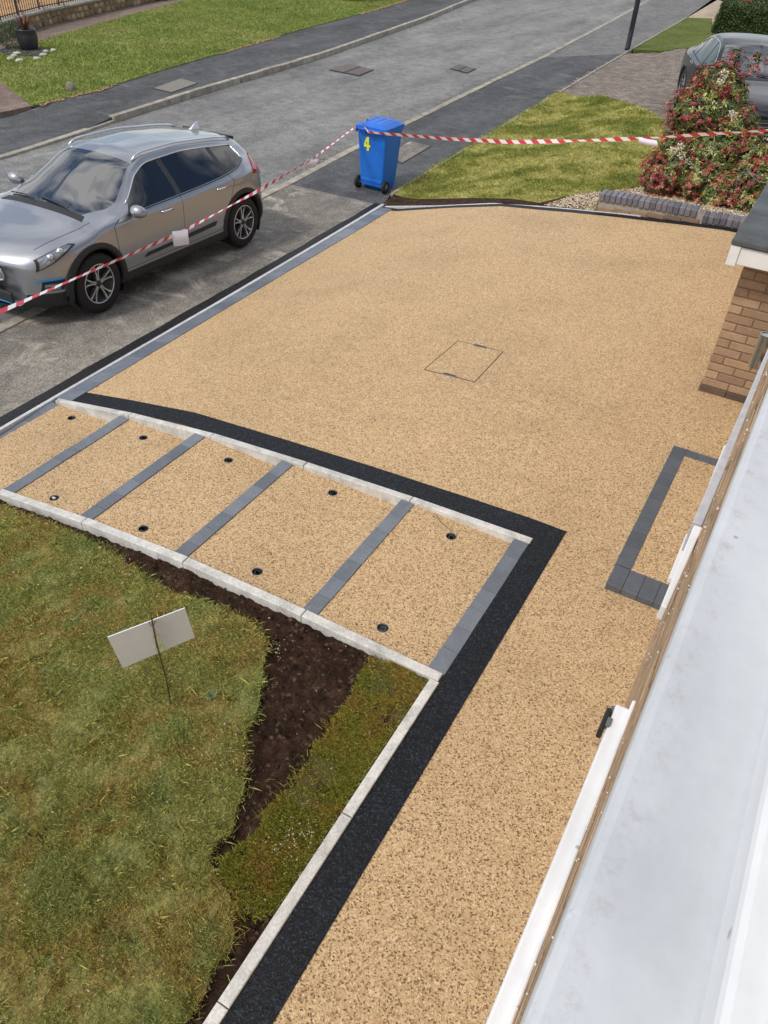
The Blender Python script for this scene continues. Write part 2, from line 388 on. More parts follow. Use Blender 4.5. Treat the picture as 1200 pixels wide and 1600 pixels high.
def tube(bm, pts, r, n=6, closed=False):
    pts = [Vector(p) for p in pts]; rings = []
    for i, p in enumerate(pts):
        a = pts[i - 1] if (i > 0 or closed) else p; b = pts[(i + 1) % len(pts)] if (i < len(pts) - 1 or closed) else p
        d = (b - a).normalized(); q = d.to_track_quat('Z', 'Y')
        rr = r[i] if isinstance(r, (list, tuple)) else r
        rings.append([bm.verts.new(p + q @ Vector((rr * math.cos(2 * math.pi * k / n), rr * math.sin(2 * math.pi * k / n), 0))) for k in range(n)])
    m = len(rings)
    for i in range(m if closed else m - 1):
        A, B = rings[i], rings[(i + 1) % m]
        # avoid twist between rings
        best = min(range(n), key=lambda s: (A[0].co - B[s].co).length)
        for k in range(n):
            bm.faces.new((A[k], A[(k + 1) % n], B[(k + 1 + best) % n], B[(k + best) % n]))
    if not closed:
        bm.faces.new(rings[0][::-1]); bm.faces.new(rings[-1])
def lathe(bm, prof, n=24, axis='Z', c=(0, 0, 0), closed=False):
    rings = []
    for r, h in prof:
        ring = []
        for k in range(n):
            a = 2 * math.pi * k / n
            v = (r * math.cos(a), r * math.sin(a), h) if axis == 'Z' else ((r * math.cos(a), h, r * math.sin(a)))
            ring.append(bm.verts.new(Vector(v) + Vector(c)))
        rings.append(ring)
    for i in range(len(rings) - 1 + (1 if closed else 0)):
        A, B = rings[i], rings[(i + 1) % len(rings)]
        for k in range(n): bm.faces.new((A[k], A[(k + 1) % n], B[(k + 1) % n], B[k]))
    return rings
def sheet(name, poly, mat, dz=0.0, step=.5, thick=0.0, parent=None, kind='structure', zfun=None):
    bm = bmesh.new()
    vs = [bm.verts.new((p[0], p[1], 0)) for p in poly]
    f = bm.faces.new(vs); f.normal_update()
    if f.normal.z < 0: f.normal_flip()
    bmesh.ops.triangulate(bm, faces=bm.faces[:])
    xs = [p[0] for p in poly]; ys = [p[1] for p in poly]
    for a, lo, hi in ((0, min(xs), max(xs)), (1, min(ys), max(ys))):
        k = math.ceil((lo + 1e-4) / step)
        while k * step < hi - 1e-4:
            co = Vector((k * step, 0, 0)) if a == 0 else Vector((0, k * step, 0))
            no = Vector((1, 0, 0)) if a == 0 else Vector((0, 1, 0))
            bmesh.ops.bisect_plane(bm, geom=bm.verts[:] + bm.edges[:] + bm.faces[:], plane_co=co, plane_no=no, dist=1e-5)
            k += 1
    if thick:
        e = [e for e in bm.edges if e.is_boundary]
        g = bmesh.ops.extrude_edge_only(bm, edges=e)
        low = {v for v in g['geom'] if isinstance(v, bmesh.types.BMVert)}
    else: low = set()
    zz = zfun or zf
    for v in bm.verts:
        v.co.z = zz(v.co.x, v.co.y) + dz - (thick if v in low else 0)
    bmesh.ops.recalc_face_normals(bm, faces=bm.faces[:])
    if bm.faces and sum(f.normal.z for f in bm.faces) < 0: bmesh.ops.reverse_faces(bm, faces=bm.faces[:])
    o = from_bm(name, bm, mat, parent)
    if kind: o['kind'] = kind
    return o
def arr_mesh(name, verts, faces, mat, parent=None, tone=None, kind=None, smooth=False):
    """verts (n,3), faces (m,k) numpy"""
    me = bpy.data.meshes.new(name); k = faces.shape[1]
    me.vertices.add(len(verts)); me.vertices.foreach_set('co', verts.astype(np.float32).ravel())
    me.loops.add(faces.size); me.loops.foreach_set('vertex_index', faces.astype(np.int32).ravel())
    me.polygons.add(len(faces)); me.polygons.foreach_set('loop_start', np.arange(0, faces.size, k, dtype=np.int32))
    me.polygons.foreach_set('loop_total', np.full(len(faces), k, dtype=np.int32))
    if smooth: me.polygons.foreach_set('use_smooth', np.ones(len(faces), dtype=bool))
    if tone is not None:
        a = me.attributes.new('tone', 'FLOAT', 'POINT'); a.data.foreach_set('value', tone.astype(np.float32))
    me.update(calc_edges=True); me.validate()
    o = link(name, me, mat, parent)
    if kind: o['kind'] = kind
    return o
def inside(px, py, poly):
    r = np.zeros(px.shape, bool); n = len(poly); j = n - 1
    for i in range(n):
        xi, yi, xj, yj = poly[i][0], poly[i][1], poly[j][0], poly[j][1]
        c = ((yi > py) != (yj > py)) & (px < (xj - xi) * (py - yi) / ((yj - yi) + 1e-12) + xi)
        r ^= c; j = i
    return r
def scatter(poly, n):
    xs = [p[0] for p in poly]; ys = [p[1] for p in poly]
    out = []; got = 0
    while got < n:
        a = rng.uniform(min(xs), max(xs), n); b = rng.uniform(min(ys), max(ys), n); k = inside(a, b, poly)
        out.append(np.c_[a[k], b[k]]); got += k.sum()
    return np.concatenate(out)[:n]
def vnoise(x, y, s, seed=0):
    """cheap smooth value noise"""
    r = np.random.default_rng(seed); g = r.random((64, 64)); u, v = x * s, y * s
    i, j = np.floor(u).astype(int), np.floor(v).astype(int); fu, fv = u - i, v - j
    fu, fv = fu * fu * (3 - 2 * fu), fv * fv * (3 - 2 * fv); w = lambda a, b: g[a % 64, b % 64]
    return (w(i, j) * (1 - fu) + w(i + 1, j) * fu) * (1 - fv) + (w(i, j + 1) * (1 - fu) + w(i + 1, j + 1) * fu) * fv
def blades(name, pts, z, h, w, mat, parent=None, lean=.7, kind='stuff'):
    n = len(pts); a = rng.uniform(0, 2 * np.pi, n); hh = h * rng.uniform(.5, 1.3, n); ww = w * rng.uniform(.6, 1.3, n)
    ld = rng.uniform(0, 2 * np.pi, n); ln = hh * rng.uniform(.1, lean * 1.6, n)
    dx, dy = np.cos(a) * ww / 2, np.sin(a) * ww / 2
    mx_, my_ = np.cos(ld) * ln, np.sin(ld) * ln
    V = np.empty((n, 4, 3))
    V[:, 0] = np.c_[pts[:, 0] - dx, pts[:, 1] - dy, z]; V[:, 1] = np.c_[pts[:, 0] + dx, pts[:, 1] + dy, z]
    V[:, 2] = np.c_[pts[:, 0] + dx * .8 + mx_ * .45, pts[:, 1] + dy * .8 + my_ * .45, z + hh * .7]
    V[:, 3] = np.c_[pts[:, 0] + mx_, pts[:, 1] + my_, z + hh]
    b = np.arange(n)[:, None] * 4
    F = np.concatenate([b + [0, 1, 2], b + [0, 2, 3]])
    tone = np.repeat(rng.random(n) ** 1.1, 4)
    return arr_mesh(name, V.reshape(-1, 3), F, mat, parent, tone, kind)
def kerb_run(pts, w, top, depth, length, mat, parent, gap=.004, name='kerb_stone', side=0, jitter=0.0, zfun=None, chamfer=.004):
    """individual stones laid along a polyline"""
    P = [Vector((p[0], p[1])) for p in pts]; acc = [0]
    for a, b in zip(P, P[1:]): acc.append(acc[-1] + (b - a).length)
    def pos(s):
        s = max(0, min(s, acc[-1]))
        for i in range(len(P) - 1):
            if s <= acc[i + 1] or i == len(P) - 2:
                t = (s - acc[i]) / (acc[i + 1] - acc[i]); return P[i].lerp(P[i + 1], t)
    s = 0; out = []; zz = zfun or zf
    while s < acc[-1] - .02:
        e = min(s + length, acc[-1]); a, b = pos(s + gap / 2), pos(e - gap / 2); d = (b - a)
        if d.length < .01: break
        d.normalize(); n = Vector((-d.y, d.x)); o1 = n * (w * (.5 + side / 2)); o2 = -n * (w * (.5 - side / 2))
        j = random.uniform(-jitter, jitter)
        bm = bmesh.new(); tv = []; bv = []
        for q in (a + o1, a + o2, b + o2, b + o1):
            z = zz(q.x, q.y) + top + j
            tv.append(bm.verts.new((q.x, q.y, z))); bv.append(bm.verts.new((q.x, q.y, z - depth)))
        bm.faces.new(tv); bm.faces.new(bv[::-1])
        for i in range(4):
            k = (i + 1) % 4; bm.faces.new((tv[i], bv[i], bv[k], tv[k]))
        bmesh.ops.recalc_face_normals(bm, faces=bm.faces[:])
        te = [ed for ed in bm.edges if all(v in tv for v in ed.verts)]
        bmesh.ops.bevel(bm, geom=te, offset=chamfer, segments=1, affect='EDGES')
        out.append(from_bm(name, bm, mat, parent)); s = e
    return out

def brick_piece(size, bev=.004):
    bm = bmesh.new(); box(bm, (0, 0, 0), size); bevel(bm, bev)
    me = bpy.data.meshes.new('brick'); bm.to_mesh(me); bm.free(); return me

# ================================================================== GROUND, ROAD, PAVEMENTS
def lin(a, b, t): return (a[0] + (b[0] - a[0]) * t, a[1] + (b[1] - a[1]) * t)
NK = [(-5.9, -14), (-6.6, -2), (-7.17, 4.6), (-7.55, 7.8), (-7.89, 10.92), (-8.08, 12.94), (-8.2, 15.55), (-8.35, 18.22), (-8.66, 24.94), (-9.3, 34), (-10.41, 47.9), (-13.5, 75)]  # near kerb
FK = [(-11.2, -14), (-11.8, 0), (-12.37, 8.86), (-12.7, 10.94), (-12.83, 11.89), (-13.06, 14.56), (-13.38, 20.22), (-14.3, 28), (-15.39, 34.73), (-17.4, 47.9), (-21, 75)]
FLW = [(-14.2, -14), (-14.3, 8), (-14.55, 11.6), (-14.62, 13.25), (-14.94, 15.46), (-15.45, 19.37), (-15.95, 23.33), (-16.3, 27.38), (-16.9, 31.93), (-19.5, 47.9), (-23, 75)]
PR = [(-5.55, 3.3), (-6.09, 10.97), (-6.23, 11.49), (-6.43, 15.61), (-6.66, 20.82), (-6.93, 27.44), (-7.26, 37.24), (-7.9, 47), (-10.4, 75)]
ggx = np.unique(np.concatenate([np.linspace(-90, -10, 21), np.linspace(-10, 1, 45), np.linspace(1, 60, 15)])); ggy = np.unique(np.concatenate([np.linspace(-40, -4, 10), np.linspace(-4, 20, 49), np.linspace(20, 140, 31)]))
GX, GY = np.meshgrid(ggx, ggy, indexing='ij'); gi = np.arange(GX.size).reshape(GX.shape)
arr_mesh('ground', np.c_[GX.ravel(), GY.ravel(), (zt(GX, GY) - .30).ravel()], np.stack([gi[:-1, :-1], gi[1:, :-1], gi[1:, 1:], gi[:-1, 1:]], -1).reshape(-1, 4), M['soil'], kind='structure')
sheet('road', NK + FK[::-1], M['road'], -.012, 1)
sheet('pavement', [(-4.9, -14), (-5.3, 0)] + PR[:2] + [(-7.89, 10.92)] + NK[:4][::-1], M['pave_old'], .0, .25)
sheet('pavement_beyond_driveway', PR[1:6] + [(-8.66, 24.94)] + NK[4:8][::-1], M['pave_dark'], .0, .25)
sheet('pavement_far_stretch', PR[5:] + NK[8:][::-1], M['pave_mid'], .0, .5)
sheet('far_pavement', FK + FLW[::-1], M['pave_dark'], 0, .5, .1, zfun=lambda x, y: zf(x, y) + .018 + .067 * max(0, min(1, (y - 10.9) / 1.1)))

# far dropped kerb dips: keep the road edge stones as individual kerb stones
kerb_far = empty('far_kerb', kind='structure')
kerb_run(FK[1:3] + FK[3:5], .13, .03, .2, .9, M['kerb_old'], kerb_far, gap=.015, jitter=.004)
kerb_run(FK[4:], .13, .11, .25, .9, M['kerb_old'], kerb_far, gap=.015, jitter=.006)
kerb_near = empty('near_kerb', kind='structure')
kerb_run(NK[1:], .14, .012, .2, .9, M['kerb_old'], kerb_near, gap=.012, jitter=.005)

# covers and patches in the road surface
def flat_cover(name, pix, mat, label, cat, nb=0, dz=.006):
    c = [at(*p, dz) for p in pix]; o = empty(name, c[0], label=label, cat=cat)
    bm = bmesh.new(); ctr = sum(c, Vector()) / 4
    for sc, h in ((1.0, 0), (.93, .002)):
        vs = [bm.verts.new((ctr + (p - ctr) * sc) - c[0] + Vector((0, 0, h))) for p in c]
        if sc == 1.0: outer = vs
        else:
            for i in range(4): bm.faces.new((outer[i], outer[(i + 1) % 4], vs[(i + 1) % 4], vs[i]))
    low = [bm.verts.new(v.co - Vector((0, 0, .03))) for v in outer]
    for i in range(4): bm.faces.new((outer[(i + 1) % 4], outer[i], low[i], low[(i + 1) % 4]))
    bmesh.ops.recalc_face_normals(bm, faces=bm.faces[:])
    from_bm('cover_frame', bm, M['blackplastic'] if nb else mat, o)
    # panels
    k = max(1, nb)
    for i in range(k):
        a, b = i / k + .01, (i + 1) / k - .01
        bm = bmesh.new()
        q = [c[0].lerp(c[1], a), c[0].lerp(c[1], b), c[3].lerp(c[2], b), c[3].lerp(c[2], a)]
        m_ = sum(q, Vector()) / 4
        tv = [bm.verts.new((m_ + (p - m_) * .93) - c[0] + Vector((0, 0, .006))) for p in q]
        bm.faces.new(tv); lw = [bm.verts.new(v.co - Vector((0, 0, .02))) for v in tv]
        for j in range(4): bm.faces.new((tv[(j + 1) % 4], tv[j], lw[j], lw[(j + 1) % 4]))
        bmesh.ops.recalc_face_normals(bm, faces=bm.faces[:])
        from_bm('cover_plate', bm, mat, o)
    return o
flat_cover('road_cover', [(545, 99), (584, 109), (561, 118), (514, 109)], M['ironcover'], 'rusty rectangular manhole cover sunk in the road in line with the blue bin', 'manhole cover', 2)
flat_cover('road_cover', [(717, 100), (744, 107), (730, 114), (703, 107)], M['ironcover'], 'small rusty inspection cover in the road nearer the street lamp', 'manhole cover', 2)
flat_cover('pavement_cover', [(283, 122), (310, 130), (268, 145), (238, 138)], M['conccover'], 'worn concrete inspection cover in the far pavement beside the lawn', 'manhole cover', 1, .092)
flat_cover('pavement_cover', [(640, 220), (675, 228), (628, 256), (604, 243)], M['pave_old'], 'pale square repair patch in the pavement right behind the blue bin', 'patch', 1)

# ================================================================== DRIVEWAY
RL0, RL1 = Vector((-5.50, 3.3)), Vector((-6.06, 10.93))            # inner side of the white roadside edging
def road_line(y): return RL0.x + (RL1.x - RL0.x) * (y - RL0.y) / (RL1.y - RL0.y)
KX = -.92; KY0, KY1 = 2.55, 3.84                                    # kerb by the path; lower and upper kerb of the steps
EDGE = [(-6.04, 10.86), (-3.34, 10.80), (-2.05, 10.82), (-.78, 10.88)]
drv = [(road_line(3.9), 3.9), (-5.2, 3.9), (-5.2, 4.1)]
drv = [(KX + .0275, -3.0), (.035, -3.0), (.035, 6.53), (-.36, 6.53), (-.36, 10.9), (-2.05, 10.84), (-3.34, 10.82), (road_line(10.85), 10.88),
       (road_line(3.9), 3.90), (KX + .0275, 3.90)]
driveway = sheet('driveway', drv, M['resin'], 0, .25, .06)
# black resin border: along the top of the steps, round the corner, down the path
BW = .165
sheet('driveway_border', [(-5.335, 3.885), (-4.6, 3.88), (-.893, 3.88), (-.893, -3.0), (-.885 + BW, -3.0), (-.885 + BW, 3.88 + BW + .03), (-1.8, 3.88 + BW + .02), (-2.9, 3.88 + BW + .02), (-3.9, 3.88 + BW + .03), (-5.36, 3.9 + BW)], M['black'], .004, .25)
# far edge: dark strip with thin white edging beyond
far_e = [(-6.02, 10.9), (-3.34, 10.82), (-2.05, 10.84), (-.7, 10.93)]
sheet('driveway_far_border', [(p[0], p[1] - .10) for p in far_e] + [(p[0], p[1] + .02) for p in far_e[::-1]], M['black'], .006, .25)
edging_far = empty('far_edging', kind='structure')
kerb_run([(p[0], p[1] + .04) for p in far_e[:3]], .032, .014, .12, .91, M['kerb_white'], edging_far)
# roadside: white edging, slate coloured pavers, fresh tarmac strip
edging_road = empty('roadside_edging', kind='structure')
kerb_run([(road_line(1.0) + .02, 1.0), (road_line(11.0) - .035, 11.02)], .05, .012, .12, .91, M['kerb_white'], edging_road)
ribs = []
for k in range(41):
    y = 1.0 + k * .25
    ribs.append((road_line(y) - .05 - .17 + .006 * math.sin(k * 2.1) + .006 * math.sin(k * 5.3) + .05 * (y - 1) / 10, y))
sheet('tarmac_strip', [(road_line(1.0) - .02, 1.0), (road_line(11.0) - .06, 11.0)] + ribs[::-1], M['tarmac_new'], .006, .25)
border_road = empty('roadside_paver_border', kind='structure')
kerb_run([(road_line(3.87) + .04, 3.87), (road_line(10.86) + .005, 10.86)], .20, .008, .06, .20, M['paver_road'], border_road, name='paver', side=-1, gap=.003, jitter=.0012, chamfer=.0015)

# kerbs of the stepped bays
def zk(x, y):
    return float(np.interp(-x, [.8, 1.85, 2.84, 3.73, 4.6, 5.8], [0, -.01, -.05, -.15, -.285, -.53]))
kerb_up = empty('upper_kerb', kind='structure')
kerb_run([(-.885, KY1 + .01), (-5.46, KY1 + .01)], .055, .012, .30, .91, M['kerb_new'], kerb_up, gap=.006, jitter=.002)
kerb_low = empty('lower_kerb', kind='structure')
kerb_run([(-.90, KY0 - .03), (-5.46, KY0 - .03)], .06, .012, .22, .91, M['kerb_new'], kerb_low, gap=.006, jitter=.003, zfun=zk)
kerb_path = empty('path_kerb', kind='structure')
kerb_run([(KX, KY0 - .065), (KX, -3.0)], .055, .014, .20, .91, M['kerb_new'], kerb_path, gap=.006, jitter=.002)

# stepped bays: five treads with paver nosings
SX = [-.893, -1.755, -2.80, -3.665, -4.52, -5.46]
PW = .105
steps = empty('stepped_path', kind='structure')
topz = [0.0, -.045, -.125, -.20, -.345]
face = [.055, .075, .09, .11, .13]
tread_rng = []; treads = []
for k in range(5):
    xr = SX[k] - PW; xl = SX[k + 1]          # right (house side) and left (road side)
    zr = zf(xr, KY1) - face[k]; zl = topz[k + 1] - .008 if k < 4 else zf(xl, KY1) - .015
    tread_rng.append((xr, xl, zr, zl))
    bm = bmesh.new(); c8 = [bm.verts.new((x, y, z)) for x, y, z in ((xl, KY0, zl - .09), (xr, KY0, zr - .09), (xr, KY1 - .018, zr - .09), (xl, KY1 - .018, zl - .09), (xl, KY0, zl), (xr, KY0, zr), (xr, KY1 - .018, zr), (xl, KY1 - .018, zl))]
    for f in ((3, 2, 1, 0), (4, 5, 6, 7), (0, 1, 5, 4), (1, 2, 6, 5), (2, 3, 7, 6), (3, 0, 4, 7)): bm.faces.new([c8[i] for i in f])
    treadobj = from_bm('tread', bm, M['resin'], steps); treads.append(treadobj)
    # nosing pavers at the house side of this tread top (flush with the level above)
    npv = 7; L = (KY1 - .02 - KY0) / npv
    for i in range(npv):
        bm = bmesh.new(); box(bm, (0, 0, 0), (PW - .002, L - .0025, .16)); bevel(bm, .0015)
        o = from_bm('paver', bm, M['paver'], steps); o.location = (SX[k] - PW / 2 + .002 * random.uniform(-1, 1), KY0 + L * (i + .5), topz[k] - .08 + random.uniform(-.001, .0015))
# slim paver row against the road edging of the lowest bay
for i in range(7):
    L = (KY1 - .02 - KY0) / 7; bm = bmesh.new(); box(bm, (0, 0, 0), (.10, L - .0025, .08)); bevel(bm, .0015)
    y = KY0 + L * (i + .5); o = from_bm('paver', bm, M['paver'], steps); o.location = (road_line(y) + .075, y, zf(SX[5], KY1) - .052); o.rotation_euler = (0, 0, .07)

# light sockets: open black cups with cable tails
holes = []
def socket(px, py, label, kind):
    p = atz(px, py, 0)
    for xr, xl, zr, zl in tread_rng:
        for _ in range(4):
            z = zr + (zl - zr) * (p.x - xr) / (xl - xr) if xl - .02 <= p.x <= xr + .02 else None
            if z is not None: p = atz(px, py, z)
        if z is not None: break
    if z is None: z = zf(p.x, p.y) - .05
    p = atz(px, py, z)
    o = empty('light_socket', p, label=label, cat='light socket', group='round light sockets in the stepped bays')
    bm = bmesh.new(); R = .036
    holes.append((p.copy(), R + .0005))
    lathe(bm, [(R + .001, -.002), (R + .0005, .0018), (R - .003, .0018), (R - .003, -.008)], 24); from_bm('rim', bm, M['greyplastic'], o, True)
    bm = bmesh.new(); lathe(bm, [(R - .001, -.004), (R - .004, -.07), (0, -.072)], 24); from_bm('cup', bm, M['darkhole'], o, True)
    bm = bmesh.new(); a0 = random.uniform(0, 6)
    pts = [(.022 * math.cos(a0 + t * 4) * (1 - t * .35), .022 * math.sin(a0 + t * 4) * (1 - t * .35), -.016 + .012 * math.sin(t * 3)) for t in np.linspace(0, 1, 9)]
    tube(bm, pts, .0022, 5); from_bm('cable', bm, M['cable'], o)
    if kind == 'white':
        bm = bmesh.new(); box(bm, (-.006, .0, -.004), (.030, .016, .012)); bevel(bm, .002); from_bm('connector', bm, M['whitecable'], o)
    if kind == 'coil':
        for q in range(3):
            bm = bmesh.new(); tube(bm, [(.012 * math.cos(t) - .01 + q * .01, .02 * math.sin(t), -.008 + q * .002) for t in np.linspace(0, 6.2, 12)], .0018, 5, True); from_bm('cable', bm, M['cable'], o)
    if kind == 'tail':
        bm = bmesh.new(); e = at(681, 803, .02) - p
        tube(bm, [(0, 0, .008), (-.02, .03, .03), (e.x * .45, e.y * .45, .03), (e.x * .75, e.y * .8, .02), (e.x, e.y, e.z)], .0028, 5); from_bm('cable', bm, M['cane'], o)
    return o
M['darkhole'] = plain('dark_cavity', (.004, .004, .004), .9)
for a in [(112, 653, 'black round light socket in the lowest bay near the upper kerb by the road', 'wire'),
          (85, 778, 'open light socket with white connector beside the lower kerb, nearest the lawn tip', 'white'),
          (224, 684, 'black light socket in the second bay from the road close to the upper kerb', 'wire'),
          (224, 826, 'light socket in the third bay from the road beside the lower kerb', 'wire'),
          (357, 719, 'light socket in the middle bay just below the upper kerb', 'wire'),
          (402, 893, 'light socket in the fourth bay from the road beside the lower kerb', 'wire'),
          (520, 770, 'light socket in the fourth bay from the road near the upper kerb', 'wire'),
          (598, 981, 'light socket with coiled cable in the bay nearest the house, by the lower kerb', 'coil'),
          (705, 838, 'light socket with a thin brown cable trailing to the upper kerb', 'tail')]:
    socket(*a)
for k, tr in enumerate(treads):
    xr, xl, zr, zl = tread_rng[k]
    for hp, hr in holes:
        if not (xl < hp.x < xr): continue
        bm = bmesh.new(); cyl(bm, hp + Vector((0, 0, -.2)), hp + Vector((0, 0, .1)), hr, n=24); cut = from_bm('cutter', bm, None)
        md = tr.modifiers.new('b', 'BOOLEAN'); md.object = cut; md.operation = 'DIFFERENCE'; md.solver = 'EXACT'
        bpy.context.view_layer.update(); me = bpy.data.meshes.new_from_object(tr.evaluated_get(bpy.context.evaluated_depsgraph_get()))
        tr.modifiers.clear(); tr.data = me; bpy.data.objects.remove(cut)
        if not me.materials: me.materials.append(M['resin'])

# recessed manhole tray in the driveway
M['darkframe'] = plain('tray_edge_metal', srgb(84, 66, 54), .6)
def recessed():
    c = [at(*p, .004) for p in [(715, 532), (787, 549), (742, 597), (662, 577)]]
    o = empty('recessed_manhole_cover', c[3], label='square recessed manhole cover filled with tan resin in the driveway', cat='manhole cover')
    loc = [p - c[3] for p in c]; ctr = sum(loc, Vector()) / 4
    P4 = [Vector((p.x, p.y)) for p in c]; C4 = sum(P4, Vector((0, 0))) / 4
    t_ = sheet('tray', [tuple(C4 + (p - C4) * .985) for p in P4], M['resin'], .0015, .25, 0, None, None); t_.parent = o; t_.matrix_parent_inverse = Matrix.Translation(-o.location)
    for i in range(4):
        A, B = P4[i], P4[(i + 1) % 4]; w_ = (C4 - (A + B) / 2).normalized() * .008
        f_ = sheet('cover_frame', [tuple(A), tuple(B), tuple(B + w_), tuple(A + w_)], M['darkframe'], .003, .25, .004, None, None); f_.parent = o; f_.matrix_parent_inverse = Matrix.Translation(-o.location)
    for (i, j, t) in ((0, 1, .5), (3, 2, .5)):
        m_ = loc[i].lerp(loc[j], t); d = (loc[j] - loc[i]).normalized(); inn = (ctr - m_).normalized()
        rot = Matrix((d, Vector((0, 0, 1)).cross(d), Vector((0, 0, 1)))).transposed()
        bm = bmesh.new(); box(bm, m_ + inn * .012 + Vector((0, 0, .003)), (.13, .028, .006), rot); f = from_bm('lifting_slot', bm, M['greyplastic'], o)
        bm = bmesh.new(); box(bm, m_ + inn * .012 + Vector((0, 0, .008)), (.10, .008, .003), rot); from_bm('slot', bm, M['blackplastic'], f)
recessed()

# door step of pavers beside the house
dstep = empty('doorstep', (0, 0, 0), label='low rectangular doorstep edged with charcoal pavers and filled with tan resin', cat='doorstep')
def pv(c, s, rz=0):
    bm = bmesh.new(); box(bm, (0, 0, 0), s); bevel(bm, .0025, 1); o = from_bm('paver', bm, M['paver_step'], dstep); o.location = c; o.rotation_euler = (0, 0, rz)
SH = .05
for i in range(8):
    y0 = 3.90 + i * (5.46 - 3.90) / 8; L = (5.46 - 3.90) / 8; pv((-.285 , y0 + L / 2, SH - .05), (.105, L - .0015, .1))
for i in range(4): pv((-.285 + i * .1, 3.79, SH - .05), (.10 - .0015, .20, .1))
for i in range(3): pv((-.19 + i * .1, 5.41, SH - .05), (.10 - .0015, .10, .1))
bm = bmesh.new(); box(bm, (-.10, 4.62, SH / 2 - .004), (.268, 1.48, SH)); from_bm('step_infill', bm, M['resin'], dstep)

# ================================================================== FRONT GARDEN
gz = lambda x, y: np.interp(-x, [.8, 1.85, 2.84, 3.73, 4.6, 5.8, 7], [-.03, -.045, -.09, -.19, -.33, -.57, -.62])
# soil: displaced grid over the whole garden
nx_, ny_ = 600, 600
gx = np.linspace(-.95, -6.1, nx_); gy = np.linspace(2.50, -2.6, ny_); X, Y = np.meshgrid(gx, gy, indexing='ij')
Zs = gz(X, Y) + .030 * (vnoise(X, Y, 9, 1) - .5) + .026 * (vnoise(X, Y, 22, 2) - .5) + .018 * (vnoise(X, Y, 48, 3) - .5) + .013 * (vnoise(X, Y, 95, 4) - .5) * vnoise(X, Y, 11, 6) * 1.6 - .014
idx = np.arange(nx_ * ny_).reshape(nx_, ny_)
F = np.stack([idx[:-1, :-1], idx[:-1, 1:], idx[1:, 1:], idx[1:, :-1]], -1).reshape(-1, 4)
arr_mesh('soil_bed', np.c_[X.ravel(), Y.ravel(), Zs.ravel()], F, M['soil'], kind='structure', smooth=True)
def garden_pts(pix, it=3):
    out = []
    for p in pix:
        q = atz(*p, -.05)
        for _ in range(12): q = atz(*p, float(gz(q.x, q.y)))
        out.append((q.x, q.y))
    return out
lawn_poly = garden_pts([(0, 793), (60, 812), (130, 840), (172, 866), (235, 905), (262, 925), (305, 935), (345, 950), (392, 972), (414, 1000), (410, 1060), (400, 1120), (378, 1160), (385, 1200), (372, 1265), (365, 1300), (335, 1318), (330, 1345), (345, 1385), (366, 1420), (362, 1480), (334, 1515), (318, 1560), (288, 1600), (240, 1700)]) + [(-1.6, -2.6), (-6.0, -2.6), (-6.0, 1.6)]
# ragged lawn rim
def rag(poly, amp, seg=.06, closed=True, skip=()):
    out = []
    for i in range(len(poly)):
        a, b = Vector(poly[i]), Vector(poly[(i + 1) % len(poly)]); L = (b - a).length; n = max(1, int(L / seg)) if i not in skip else 1
        nrm = Vector((-(b - a).y, (b - a).x)).normalized()
        for k in range(n):
            p = a.lerp(b, k / n); out.append(tuple(p + nrm * random.uniform(-amp, amp)) if n > 1 else tuple(p))
    return out
lp = rag(rag(lawn_poly, .03, .16, skip=(24, 25, 26, 27)), .012, .04)
sheet('lawn', lp, M['lawn_base'], .009, .25, .02, zfun=lambda x, y: float(gz(x, y)))
turf_poly = garden_pts([(578, 1032), (625, 1042), (676, 1070), (652, 1112), (618, 1150), (600, 1195), (560, 1262), (520, 1318), (498, 1352), (480, 1392), (447, 1428), (405, 1432), (375, 1428), (372, 1398), (350, 1375), (348, 1352), (405, 1302), (418, 1275), (440, 1250), (470, 1225), (490, 1180), (515, 1145), (545, 1105), (560, 1070)])
tp = [(min(x, -.955), min(y, 2.485)) for x, y in rag(rag(turf_poly, .024, .11), .012, .03)]
turf_poly = tp
def tz(x, y): return float(gz(x, y)) + .006 + .016 * float(vnoise(np.array(x), np.array(y), 6, 9))
sheet('turf_strip', tp, M['turf_base'], .012, .06, .05, zfun=tz)
# grass blades: clumped
def density_pts(poly, n, sc=7, seed=5, floor=.25):
    p = scatter(poly, int(n * 1.9)); v = vnoise(p[:, 0], p[:, 1], sc, seed) * .6 + vnoise(p[:, 0], p[:, 1], sc * 3.1, seed + 1) * .4
    k = rng.random(len(p)) < np.clip(floor + (v - .3) * 1.6, .05, 1); return p[k][:n]
vis = [q for q in lawn_poly]
vis_poly = lawn_poly[:-3] + [(-1.5, -.3), (-3.2, -.3), (-5.6, 1.4)]
pts = density_pts(vis_poly, 430000)
pts = pts + rng.normal(0, .010, pts.shape)
wear = vnoise(pts[:, 0], pts[:, 1], 5.3, 31) * .6 + vnoise(pts[:, 0], pts[:, 1], 15, 32) * .4; pts = pts[(wear < .72) | (rng.random(len(pts)) < .25)]; pts = pts[pts[:, 0] < -.97]
blades('lawn_grass', pts, gz(pts[:, 0], pts[:, 1]) + .008, .015, .0024, M['lawn_blades'], lean=1.2)
pl = scatter(vis_poly, 420); PT = []
for x, y in pl:
    n = rng.integers(14, 40); PT.append(np.c_[rng.normal(x, .018, n), rng.normal(y, .018, n)])
PT = np.concatenate(PT)
blades('grass_tufts', PT, gz(PT[:, 0], PT[:, 1]) + .008, .034, .0026, M['lawn_blades'], lean=1.2)
pts = density_pts(turf_poly, 95000, 12, 8, .5)
pts = pts + rng.normal(0, .006, pts.shape)
tzv = gz(pts[:, 0], pts[:, 1]) + .006 + .016 * vnoise(pts[:, 0], pts[:, 1], 6, 9)
